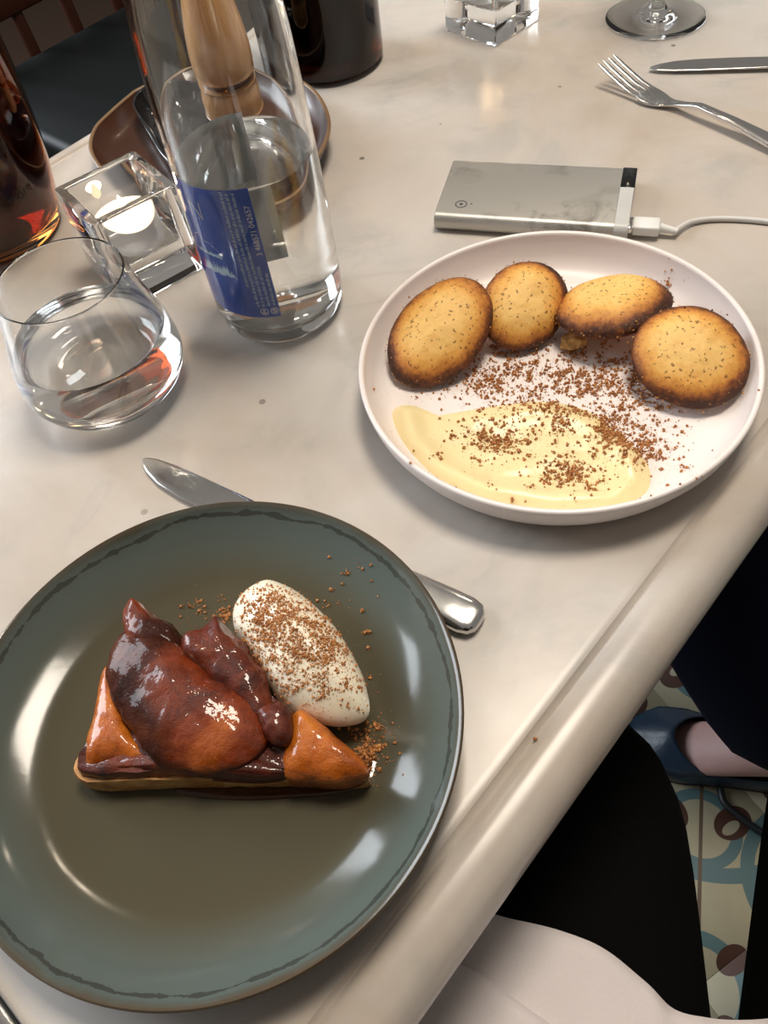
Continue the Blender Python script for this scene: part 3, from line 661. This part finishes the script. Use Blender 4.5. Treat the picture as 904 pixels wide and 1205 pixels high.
tr = []
for k in range(22):
    u = -.0225-k*.00105; h = (.0032+.0038*abs(math.sin(k*1.7)))*(1 if k > 2 else .6); tr += pine(u, LH*.345-.0006*math.sin(k), .0011, h)
tr.append(([(-.020, LH*.325), (-.047, LH*.325), (-.047, LH*.355), (-.022, LH*.35)], [(0, 1, 2, 3)]))
for k in range(16):
    u = -.0275-k*.0012; tr += pine(u, LH*.485+.0004*math.sin(k*2.1), .0010, .0014+.0012*abs(math.sin(k*2.3)))
tr.append(([(-.027, LH*.475), (-.047, LH*.475), (-.047, LH*.495), (-.028, LH*.49)], [(0, 1, 2, 3)]))
bend('pine_trees', tr, prn, lab)
ml = []; mpts = [(-.028, .535), (-.0315, .56), (-.034, .585), (-.038, .582), (-.042, .63), (-.047, .60)]
for (u0, v0), (u1, v1) in zip(mpts, mpts[1:]): ml.append(([(u0, v0*LH), (u1, v1*LH), (u1, v1*LH+.0004), (u0, v0*LH+.0004)], [(0, 1, 2, 3)]))
bend('mountain_outline', ml, prn, lab)
bend('brand_letter', [text_poly('N', .0155, R(0), -.0430, LH*.765, -.0002, 1.)], plain('label_print_grey', (.40, .46, .56), .5), lab)

# ================================================================== TUMBLER
TC = (-.152, .392)
tg = thing('water_tumbler', 'rounded clear glass tumbler of water with narrow mouth', 'glass', (*TC, 0))
to = curve([(.024, .0004), (.033, .0012), (.0400, .0050), (.0455, .0105), (.0492, .0185), (.0496, .027), (.0478, .039), (.0445, .051), (.0408, .064), (.0376, .0785), (.0366, .0838)], 5)
ti = curve([(.0357, .0838), (.0366, .0785), (.0396, .064), (.0430, .051), (.0460, .039), (.0472, .028), (.0460, .021), (.0410, .0155), (.032, .0125), (.016, .0115)], 5)
link('glass_body', lathe('glass_body', [(0, .0022), (.016, .0018)] + [tuple(q) for q in to] + [(.03655, .08405), (.03635, .08425), (.03615, .0843), (.03595, .08425), (.03575, .08405)] + [tuple(q) for q in ti] + [(0, .0113)], 96, sharp=70), M['glass'], tg)
TW = .0435
tin = [(r+.0003, z-.0001) for r, z in reversed([tuple(q) for q in ti]) if z < TW-.001]
rw = float(np.interp(TW, [q[1] for q in reversed(ti)], [q[0] for q in reversed(ti)]))
link('water', lathe('water', [(0, .0111)] + tin + [(rw+.0002, TW+.0006), (rw-.0012, TW+.0001), (rw-.004, TW), (0, TW)], 96, sharp=60), M['water'], tg)

# ================================================================== CANDLE HOLDERS AND TEALIGHTS
def holder_mesh(w, d, h, wall, floor_z):
    bm = bmesh.new()
    def ring_(x, y, z): return [bm.verts.new((sx*x, sy*y, z)) for sx, sy in ((-1, -1), (1, -1), (1, 1), (-1, 1))]
    a, b = ring_(w/2, d/2, 0), ring_(w/2*1.01, d/2*1.01, h); c, e = ring_(w/2-wall, d/2-wall, h), ring_(w/2-wall-.0015, d/2-wall-.0015, floor_z)
    for p, q in ((a, b), (b, c), (c, e)):
        for k in range(4): bm.faces.new((p[k], p[(k+1) % 4], q[(k+1) % 4], q[k]))
    bm.faces.new(list(reversed(a))); bm.faces.new(e)
    bmesh.ops.recalc_face_normals(bm, faces=bm.faces)
    bmesh.ops.bevel(bm, geom=bm.edges[:], offset=.0016, segments=3, profile=.5, affect='EDGES')
    m = bpy.data.meshes.new('candle_holder'); bm.to_mesh(m); bm.free(); m.shade_smooth(); m.set_sharp_from_angle(angle=R(45)); return m
hm = holder_mesh(.0600, .0585, .0655, .0062, .0255)
ch = link('candle_holder', hm, M['glass'], None, (-.1336, .5060, .0001), (0, 0, R(29.5)))
tag(ch, 'square clear glass candle holder beside the water bottle and tumbler', 'candle holder', 'glass cube candle holders')
ch2 = ch.copy(); C.objects.link(ch2); q0, q1, q2 = P(522, 38, 0), P(583, 57, 0), P(636, 22, 0)
ch2.location = ((q0.x+q2.x)/2, (q0.y+q2.y)/2+.0, .0001); ch2.rotation_euler = (0, 0, math.atan2((q2-q1).y, (q2-q1).x))
tag(ch2, 'square clear glass candle holder near the wine glass foot', 'candle holder', 'glass cube candle holders')
cup_m = NT('tealight_cup'); cup_m.set(Base_Color=cup_m.mix(cup_m.noise(cup_m.coord(), 80, 2), (.74, .76, .80), (.82, .84, .87)), Roughness=.3, Metallic=.35)
wax_m = NT('candle_wax'); wax_m.set(Base_Color=wax_m.mix(wax_m.noise(wax_m.coord(), 60, 2), (.93, .88, .78), (.96, .92, .84)), Roughness=.35, Subsurface_Weight=.6, Subsurface_Scale=.008, Subsurface_Radius=(1., .8, .5))
fl_m = NT('candle_flame'); fl_m.set(Base_Color=(1, .7, .3), Emission_Color=(1, .72, .34), Emission_Strength=14.); fl_m.noise(fl_m.coord(), 5)
def tealight(loc, label, power):
    t = thing('tealight_candle', label, 'candle', loc, None, 'lit tealights in the glass holders')
    link('metal_cup', lathe('metal_cup', [(0, .0004), (.0205, .0004), (.0212, .001), (.0214, .0180), (.0218, .0184), (.0210, .0184), (.0207, .0178), (.0207, .0140)], 64, sharp=40), cup_m.m, t)
    link('wax', lathe('wax', [(0, .0012), (.0203, .0012), (.0206, .0158), (.0200, .0166), (.012, .0158), (.004, .0152), (0, .0152)], 64, sharp=60), wax_m.m, t)
    link('wick', tube('wick', [(0, 0, .0145), (.0002, 0, .0185), (.001, 0, .0212)], .0005, 8), plain('wick_black', (.02, .015, .012), .9), t)
    link('flame', lathe('flame', [tuple(q) for q in curve([(0, .0205), (.0016, .0222), (.0024, .0250), (.0018, .0285), (.0008, .0315), (0, .0335)], 4)], 24), fl_m.m, t)
    l = bpy.data.lights.new('candle_glow', 'POINT'); l.energy = power; l.shadow_soft_size = .004; l.color = (1, .68, .36)
    o = bpy.data.objects.new('candle_glow', l); C.objects.link(o); o.parent = t; o.location = (0, 0, .030)
tealight((-.1336, .5060, .0258), 'lit white tealight in the glass holder beside the water bottle', .25)
tealight((ch2.location.x, ch2.location.y, .0258), 'lit white tealight in the glass holder near the wine glass', .2)

# ================================================================== WINE GLASS (foot and stem in view)
wc = P(771, 21, .0); rw_ = (P(830, 17, 0)-P(712, 22, 0)).length/2
wpf = curve([(.0365, .0004), (.0372, .0010), (.036, .0019), (.026, .0032), (.014, .0055), (.0065, .0110), (.0042, .020), (.0038, .045), (.0040, .075), (.0075, .086), (.022, .098), (.036, .118), (.0405, .140), (.0385, .170), (.0335, .200)], 4)
wpi = curve([(.0327, .200), (.0376, .170), (.0395, .140), (.035, .1195), (.021, .1005), (.008, .0915)], 4)
k_ = rw_/.0372
tag(link('wine_glass', lathe('wine_glass', [(0, .0012), (.03*k_, .0010)] + [(q[0]*(k_ if q[1] < .02 else 1), q[1]) for q in wpf] + [(.0334, .2003), (.0331, .2005), (.0328, .2003)] + [tuple(q) for q in wpi] + [(0, .0905)], 80, sharp=70), M['glass'], None, (wc.x, wc.y, 0)),
    'clear stemmed wine glass with round foot near the fork', 'glass')

# ================================================================== AMBER AND BROWN BOTTLES
def colored_bottle(name, loc, prof, mat, label, wall=.003, cat='bottle'):
    pr = [tuple(q) for q in curve(prof, 5)]; inn = [(max(r-wall, .004), z) for r, z in pr if z > .012]
    return tag(link(name, lathe(name, [(0, .006), (prof[0][0]*.75, .003)] + pr + list(reversed(inn)) + [(inn[0][0]*.8, .010), (0, .014)], 80, sharp=70), mat, None, loc), label, cat)
am = NT('amber_glass'); am.noise(am.coord(), 5); am.set(Base_Color=(.46, .14, .026), Roughness=.02, Transmission_Weight=1., IOR=1.5)
br = NT('brown_glass'); br.noise(br.coord(), 5); br.set(Base_Color=(.028, .004, .0015), Roughness=.05, Specular_IOR_Level=.35, Transmission_Weight=1., IOR=1.5)
AC = (-.250, .586)
amb = colored_bottle('amber_bottle', (*AC, 0), [(.041, .0005), (.0465, .003), (.0495, .010), (.0530, .025), (.0575, .05), (.0605, .08), (.0620, .12), (.0610, .17), (.053, .205), (.034, .235), (.018, .255), (.0155, .30), (.0155, .315)], am.m, 'amber glass bottle standing behind the tumbler and candle holder')
liq = NT('amber_liquid'); liq.noise(liq.coord(), 5); liq.set(Base_Color=(.22, .045, .009), Roughness=.0, Transmission_Weight=1., IOR=1.34)
link('liquid', lathe('liquid', [(0, .0142), (.037, .0102), (.0460, .0125), (.0500, .025), (.0545, .05), (.0575, .08), (.0583, .095), (0, .095)], 64, sharp=60), liq.m, amb)
def bend_on(name, vf, c, rf, a0, z0, mat, parent):
    vs, fs = vf; m = bpy.data.meshes.new(name); m.from_pydata([(rf(z0+v)*math.cos(a0+u/rf(z0)), rf(z0+v)*math.sin(a0+u/rf(z0)), z0+v) for u, v in vs], [], fs); return link(name, m, mat, parent)
a2, z2 = on_cyl(18, 240, AC, .055)
bend_on('year_lettering', text_poly('2018', .0085, R(8), 0, 0, 0.), AC, lambda z: float(np.interp(z, [.010, .025, .05, .08, .12], [.0495, .0530, .0575, .0605, .0620]))+.0004, a2, z2, plain('dark_lettering', (.02, .008, .004), .5), amb)
colored_bottle('brown_bottle', (.0262, .7585, 0), [(.038, .0005), (.0435, .0025), (.0465, .007), (.0475, .014), (.0475, .10), (.0470, .16), (.040, .19), (.022, .22), (.0145, .245), (.0145, .30)], br.m, 'very dark brown glass bottle standing behind the pepper mill dish')

# ================================================================== DISHES AND PEPPER MILL
def outline_dish(name, pts, h, mat, label, rim_mat, wall=.0028, flare=.86):
    ring_ = curve_closed(pts, 8); cen = np.mean(ring_, axis=0); t = thing(name, label, 'dish', (cen[0], cen[1], 0))
    def lvl(s, z, d=0.): return [Vector((*( (q-cen)*s - (q-cen)/np.linalg.norm(q-cen)*d), z)) for q in ring_]
    secs = [lvl(flare*.96, .0004), lvl(flare, .001), lvl(.95, h*.45), lvl(1., h-.0014), lvl(1., h-.0004, .0003)]
    ins = [lvl(1., h-.0004, wall-.0003), lvl(.95, h*.5, wall), lvl(flare, .0045, wall), lvl(flare*.9, .0036, wall), lvl(.3, .0036), lvl(.02, .0036)]
    link('bowl', sweep('bowl', secs+ins, True, 60), mat, t)
    link('rim', sweep('rim', [lvl(1., h-.0005, -.0002), lvl(1., h+.0002, .0004), lvl(1., h+.0002, wall-.0004), lvl(1., h-.0005, wall+.0002), lvl(1., h-.0005, -.0002)], False, 60), rim_mat, t); return t
dk = NT('dark_brown_glaze'); dn = dk.noise(dk.coord(), 40, 4); dk.set(Base_Color=dk.mix(dn, (.035, .012, .006), (.085, .030, .013)), Roughness=.30, Coat_Weight=.15)
rimm = plain('tan_rim', (.20, .12, .06), .35)
dp = [P(*q, .020) for q in ((104, 172), (110, 150), (127, 132), (150, 112), (165, 102), (215, 80), (285, 74), (335, 84), (359, 96), (375, 110), (386, 130), (389, 150), (383, 170), (370, 188), (330, 215), (260, 232), (180, 226), (130, 208), (112, 192))]
outline_dish('serving_dish', [(q.x, q.y) for q in dp], .020, dk.m, 'wide dark brown glazed dish with thin tan rim behind the water bottle', rimm)
bg = NT('black_glaze'); bg.set(Base_Color=bg.mix(bg.noise(bg.coord(), 40, 2), (.010, .010, .012), (.02, .02, .022)), Roughness=.10, Coat_Weight=.5)
sd = [P(*q, .024) for q in ((156, 120), (166, 142), (178, 162), (192, 184), (214, 200), (250, 204), (284, 190), (296, 160), (284, 128), (250, 106), (208, 98), (172, 102))]
t2 = outline_dish('small_dish', [(q.x, q.y) for q in sd], .021, bg.m, 'small black glazed dish inside the wide brown dish', bg.m); t2.location.z = .0038
wd = NT('turned_wood'); wcx = wd.coord(); wsep = wd.add('ShaderNodeMapping', {'Vector': wcx, 'Scale': (60, 60, 9)}).outputs[0]
wn_ = wd.noise(wsep, 1.2, 5, .6, 1.2); wd.set(Base_Color=wd.ramp(wn_, [(.3, (.44, .21, .085)), (.5, (.54, .285, .125)), (.7, (.62, .36, .17))]), Roughness=.26, Coat_Weight=.3)
def zat(px, py, x, y):                         # height on the vertical through (x,y) whose picture row is py
    best = min((abs((Vector((x, y, z))-EYE).dot(upv)/(Vector((x, y, z))-EYE).dot(fw)-(602.5-py)/F), z) for z in np.linspace(0, .3, 601)); return best[1]
mq = P(283, 150, .0075); ml_ = thing('pepper_mill', 'turned pale wooden pepper mill standing behind the water bottle', 'pepper mill', (mq.x, mq.y, .0256))
link('base', lathe('base', [tuple(q) for q in curve([(0, 0), (.026, 0), (.0278, .0015), (.0280, .012), (.0265, .020), (.0255, .0235), (0, .0236)], 4)], 56, sharp=40), wd.m, ml_)
link('neck_ring', lathe('neck_ring', [(0, .0236), (.0235, .0236), (.0242, .0262), (.0235, .0285), (0, .0285)], 56, sharp=50), plain('mill_groove', (.10, .035, .012), .4), ml_)
link('body', lathe('body', [tuple(q) for q in curve([(0, .0285), (.0255, .0286), (.0282, .032), (.0290, .043), (.0272, .060), (.0225, .082), (.0185, .100), (.0172, .118), (.0190, .138), (.0215, .155), (.0195, .172), (.012, .182), (0, .184)], 5)], 56, sharp=60), wd.m, ml_)
link('top_knob', lathe('top_knob', [(0, .183), (.006, .1835), (.0068, .188), (.0055, .193), (0, .1945)], 32), M['steel'], ml_)

# ================================================================== CHAIR ACROSS THE TABLE
mah = plain('mahogany', (.040, .010, .005), .45, Specular_IOR_Level=.3); lea = plain('slate_leather', (.0045, .006, .0065), .5, Specular_IOR_Level=.25)
SZ = -.28; TA, TB_, SA, SB = .53, .97, -1.06, -1.50
chx = thing('dining_chair', 'mahogany dining chair with slate-black leather seat across the table', 'chair', TN((TA+TB_)/2, (SA+SB)/2, FLOOR))
chx.rotation_euler = (0, 0, math.atan2(DV.y, DV.x))
HW, HD = (TB_-TA)/2, abs(SB-SA)/2; sz = SZ-FLOOR     # local: x along table, y away from the table (+y = further)
link('seat', box_bevel('seat', 2*HW, 2*HD, .055, .016, 4, sz-.055), lea, chx)
link('seat_frame', box_bevel('seat_frame', 2*HW-.02, 2*HD-.02, .05, .004, 2, sz-.10), mah, chx)
for sx in (-1, 1):
    link('leg', tube('leg', [(sx*(HW-.03), -HD+.03, 0), (sx*(HW-.03), -HD+.03, sz-.055)], [.014, .019], 14), mah, chx)
    link('leg', tube('leg', [(sx*(HW-.02), HD+.06, 0), (sx*(HW-.02), HD+.012, sz*.6), (sx*(HW-.02), HD+.014, sz), (sx*(HW-.02), HD+.08, sz+.46)], [.015, .018, .018, .014], 14), mah, chx)
for k in range(4):
    x = -HW+.075+k*(2*HW-.15)/3
    link('back_slat', tube('back_slat', [(x, HD+.012, sz-.02), (x, HD+.035, sz+.2), (x, HD+.075, sz+.44)], .011, 12), mah, chx)
link('top_rail', box_bevel('top_rail', 2*HW+.01, .026, .075, .008, 3), mah, chx, (0, HD+.080, sz+.415))
link('lower_rail', box_bevel('lower_rail', 2*HW-.03, .02, .045, .004, 2), mah, chx, (0, HD+.016, sz+.06))

# ================================================================== PEOPLE
def skin_mesh(name, joints, edges, mat, sub=2):
    m = bpy.data.meshes.new(name); m.from_pydata([j[0] for j in joints], edges, []); o = link(name, m, None)
    sk = o.modifiers.new('skin', 'SKIN'); sk.use_smooth_shade = True
    for v, j in zip(m.skin_vertices[0].data, joints): r = j[1]; v.radius = (r, r) if not isinstance(r, tuple) else r
    m.skin_vertices[0].data[0].use_root = True
    ss = o.modifiers.new('subsurf', 'SUBSURF'); ss.levels = ss.render_levels = sub
    bpy.context.view_layer.update(); me = bpy.data.meshes.new_from_object(o.evaluated_get(bpy.context.evaluated_depsgraph_get()))
    bpy.data.objects.remove(o); me.shade_smooth(); me.materials.clear(); me.materials.append(mat); me.name = name; return me
blackt = NT('black_trousers'); bwn = blackt.noise(blackt.coord(), 500, 3); blackt.set(Base_Color=blackt.mix(bwn, (.0012, .0011, .0011), (.0035, .0032, .0032)), Roughness=.95, Specular_IOR_Level=.1).bump(blackt.noise(blackt.coord(), 900, 2), .25, .0006)
navy = NT('navy_trousers'); nwn = navy.noise(navy.coord(), 300, 3); navy.set(Base_Color=navy.mix(nwn, (.0015, .0028, .011), (.003, .005, .020)), Roughness=.9, Specular_IOR_Level=.15)
lk, rk = Vector((.090, .185, -.215)), Vector((.315, .150, -.215)); lh, rh = Vector((-.055, -.26, -.20)), Vector((.10, -.28, -.20))
pj = [((.02, -.32, -.17), .15), (tuple(lh), .115), (tuple(rh), .115), (tuple(lk*.55+lh*.45), .100), (tuple(rk*.55+rh*.45), .100), (tuple(lk), .086), (tuple(rk), .086),
      ((.045, .13, -.45), .065), ((.33, .03, -.45), .065), ((.03, .02, -.66), .05), ((.32, -.10, -.66), .05), ((.03, -.36, .02), .15), ((.04, -.38, .22), .17), ((.05, -.38, .34), .13), ((.05, -.36, .44), .065), ((.05, -.33, .52), .10), ((.05, -.32, .64), .105),
      ((-.16, -.36, .30), .075), ((.26, -.36, .30), .075), ((-.22, -.20, .10), .055), ((.30, -.20, .10), .055), ((-.14, -.07, .27), .042), ((.20, -.07, .27), .042)]
pm_ = skin_mesh('person_seated', pj, [(0, 1), (0, 2), (1, 3), (2, 4), (3, 5), (4, 6), (5, 7), (6, 8), (7, 9), (8, 10), (0, 11), (11, 12), (12, 13), (13, 14), (14, 15), (15, 16), (13, 17), (13, 18), (17, 19), (18, 20), (19, 21), (20, 22)], blackt.m)
ps = thing('person', 'person seated at the table in black trousers with a white napkin on the lap', 'person', (.02, -.30, FLOOR))
def pchild(name, m, par, mat=None): o = link(name, m, mat, par); o.location = -Vector(par.location); return o
pchild('body', pm_, ps)
shm = plain('black_shoe_leather', (.012, .012, .013), .4)
for cx, cyy in ((.03, .06), (.32, -.06)):
    b = blob(cx*40, (.045, .125, .040), amp=.03, power=2.4, sub=3); pchild('shoe', b, ps, shm); ps.children[-1].location += Vector((cx, cyy, FLOOR+.042))
# napkin over the lap
BVp = BVHTree.FromPolygons([v.co for v in pm_.vertices], [tuple(p.vertices) for p in pm_.polygons])
edge_px = curve([(380, 1075), (480, 1045), (540, 1056), (600, 1078), (660, 1095), (712, 1117), (760, 1152), (800, 1184), (850, 1193), (920, 1192), (1010, 1180)], 8)
top = [P(q[0], q[1], -.118) for q in edge_px]; V, Fc = [], []; ncol = len(top); NROW = 26
hz = []
for q in top:
    hz.append(q)
for j in range(NROW+1):
    for i, q in enumerate(top):
        y = q.y-.22*j/NROW; x = q.x-.02*j/NROW
        z = -.205
        for ddx in (-.05, -.025, 0, .025, .05):
            l_, n_, _, _ = BVp.ray_cast(Vector((x+ddx, y, .3)), Vector((0, 0, -1)))
            if l_ is not None and l_.z < -.02: z = max(z, l_.z-abs(ddx)*.55)
        z += .0075+.003*noise.noise(Vector((x*14, y*9, 2)))+.0035*math.exp(-((j-6)/1.1)**2)+.001*noise.noise(Vector((x*60, y*40, 5)))
        V.append(Vector((x, y, z)))
g = np.array([[v.z for v in V[j*ncol:(j+1)*ncol]] for j in range(NROW+1)])
for _ in range(3):
    gp_ = np.pad(g, 1, mode='edge'); g2 = (gp_[:-2, 1:-1]+gp_[2:, 1:-1]+gp_[1:-1, :-2]+gp_[1:-1, 2:]+gp_[1:-1, 1:-1])/5; g = np.maximum(g2, g-.0015)
for j in range(NROW+1):
    for i in range(ncol): V[j*ncol+i].z = g[j, i]
Fc = [(j*ncol+i, j*ncol+i+1, (j+1)*ncol+i+1, (j+1)*ncol+i) for j in range(NROW) for i in range(ncol-1)]
nap = mesh('napkin', V, Fc, True); no = NT('white_linen'); lw = no.noise(no.coord(), 700, 2); no.set(Base_Color=no.mix(lw, (.72, .66, .66), (.80, .74, .74)), Roughness=.85).bump(lw, .2, .0005)
nob = tag(link('linen_napkin', nap, no.m), 'white linen napkin spread over the black-trousered lap', 'napkin')
so = nob.modifiers.new('thickness', 'SOLIDIFY'); so.thickness = .0016; so.offset = 1

i0 = 10; V2, F2 = [], []; r0_ = 5
for j in range(r0_, NROW+1):
    for i in range(ncol):
        v = V[j*ncol+i]; f = (j-r0_)/3; V2.append(Vector((v.x+.0, v.y+.012*math.sin(i*.12), v.z+.0022+.0030*math.exp(-f*f)*(.6+.4*math.sin(i*.2)))))
nr2 = NROW+1-r0_
F2 = [(j*ncol+i, j*ncol+i+1, (j+1)*ncol+i+1, (j+1)*ncol+i) for j in range(nr2-1) for i in range(ncol-1)]
fo = link('folded_layer', mesh('folded_layer', V2, F2, True), no.m, nob); so = fo.modifiers.new('thickness', 'SOLIDIFY'); so.thickness = .0014; so.offset = 1
# companion: shin and foot
ank, kne, hip = Vector((.432, .268, -.625)), Vector((.260, .470, -.23)), Vector((.78, .40, -.20))
pc2 = thing('person', 'person in navy trousers wearing a dark blue ballet flat, foot on tiles', 'person', (ank.x, ank.y, FLOOR))
skn = NT('skin'); sn = skn.noise(skn.coord(), 60, 3); skn.set(Base_Color=skn.mix(sn, (.46, .27, .25), (.54, .34, .31)), Roughness=.5, Subsurface_Weight=.15, Subsurface_Scale=.004)
toe = P(735, 866, FLOOR+.012); heel = Vector((.475, .262, FLOOR)); fd = (toe-heel); fd.z = 0; FL_ = fd.length; fd.normalize(); fs = Vector((-fd.y, fd.x, 0))
def FP(u, v, z): return Vector((heel.x, heel.y, FLOOR))+fd*(u*FL_)+fs*v+Vector((0, 0, z))
foot_j = [(tuple(FP(.17, 0, .135)), .034), (tuple(FP(.15, 0, .09)), .034), (tuple(FP(.12, 0, .045)), .030), (tuple(FP(.36, 0, .058)), (.034, .030)), (tuple(FP(.58, .004, .036)), (.040, .020)), (tuple(FP(.78, .004, .019)), (.036, .011)), (tuple(FP(.90, 0, .016)), (.022, .008)), (tuple(ank.lerp(kne, .22)), .038), (tuple(ank.lerp(kne, .6)), .044)]
pchild('body', skin_mesh('foot', foot_j, [(0, 1), (1, 2), (1, 3), (3, 4), (4, 5), (5, 6), (0, 7), (7, 8)], skn.m), pc2)
# ballet flat: sole, upper ring open on top
def shoe_half(u):
    return float(np.interp(u, [0, .04, .12, .3, .5, .7, .85, .95, 1.], [.006, .022, .031, .033, .037, .045, .042, .026, .004]))
us = np.concatenate([[0, .01, .03], np.linspace(.06, .9, 20), [.94, .965, .985, .997]])
outl2 = [(u, shoe_half(u)) for u in us] + [(u, -shoe_half(u)) for u in reversed(us)]
def shoe_lvl(s, z, hgt=None): return [FP(.5+(u-.5)*s, v*s, z if hgt is None else hgt(u)*z) for u, v in outl2]
hgt = lambda u: float(np.interp(u, [0, .12, .35, .6, .8, 1.], [.056, .050, .036, .036, .034, .022]))
navyl = NT('navy_leather'); vn = navyl.noise(navyl.coord(), 60, 4); navyl.set(Base_Color=navyl.mix(vn, (.012, .024, .045), (.022, .045, .08)), Roughness=.33).bump(vn, .3, .002)
secs = [shoe_lvl(.97, .003), shoe_lvl(1.0, .006), shoe_lvl(1.02, .5, hgt), shoe_lvl(1.0, .85, hgt), shoe_lvl(.96, 1.0, hgt), shoe_lvl(.93, .97, hgt)]
sh = pchild('shoe', sweep('shoe', secs, False, 70), pc2, navyl.m)
o = link('sole', sweep('sole', [shoe_lvl(.985, .0003), shoe_lvl(.995, .0045)], True, 40), plain('shoe_sole', (.012, .012, .014), .7), sh)
vamp = []                                        # toe cap closed over the toes with a rounded throat
for i in range(13):
    f = i/12; row = []
    for k in range(17):
        v = -1+2*k/16; u0 = .765-.20*v*v; u = u0+(.985-u0)*f; hw = shoe_half(u)*.985
        row.append(FP(u, v*hw, hgt(u)*(.93+.62*(1-v*v)*(1-.60*f))))
    vamp.append(row)
V = [p for r_ in vamp for p in r_]; Fc = [(i*17+k, i*17+k+1, (i+1)*17+k+1, (i+1)*17+k) for i in range(12) for k in range(16)]
o = link('vamp', mesh('vamp', V, Fc, True), navyl.m, sh); md = o.modifiers.new('t', 'SOLIDIFY'); md.thickness = .0016
tr_pts = [ank+Vector((-.008, .012, .020)), ank.lerp(kne, .25), ank.lerp(kne, .6), kne+Vector((.0, .0, .0)), kne.lerp(hip, .25), kne.lerp(hip, .6), hip]
tm_ = skin_mesh('trousers', [(tuple(tr_pts[0]), .090), (tuple(tr_pts[1]), .092), (tuple(tr_pts[2]), .105), (tuple(tr_pts[3]), .105), (tuple(tr_pts[4]), .105), (tuple(tr_pts[5]), .10), (tuple(tr_pts[6]), .12)], [(i, i+1) for i in range(6)], navy.m)
pchild('trousers', tm_, pc2)
# dark strap lying by the shoe
sp_ = [P(848, 928, FLOOR+.004), P(853, 945, FLOOR+.004), P(872, 962, FLOOR+.004), P(898, 980, FLOOR+.004), P(930, 990, FLOOR+.004)]
tag(link('bag_strap', tube('bag_strap', [Vector(q) for q in curve(sp_, 8)], .0045, 10), plain('strap_black', (.006, .008, .010), .5)), 'thin black strap lying on the tiles beside the blue shoe', 'strap')

# tiny red-brown crumb caught in the table groove
cq = P(630, 870, .0); tag(link('crumb', blob(31, (.0011, .0008, .0008), amp=.4, sub=2), M['crumb'], None, (cq.x, cq.y, .0006)), 'tiny red-brown crumb caught at the groove of the table edge', 'crumb')
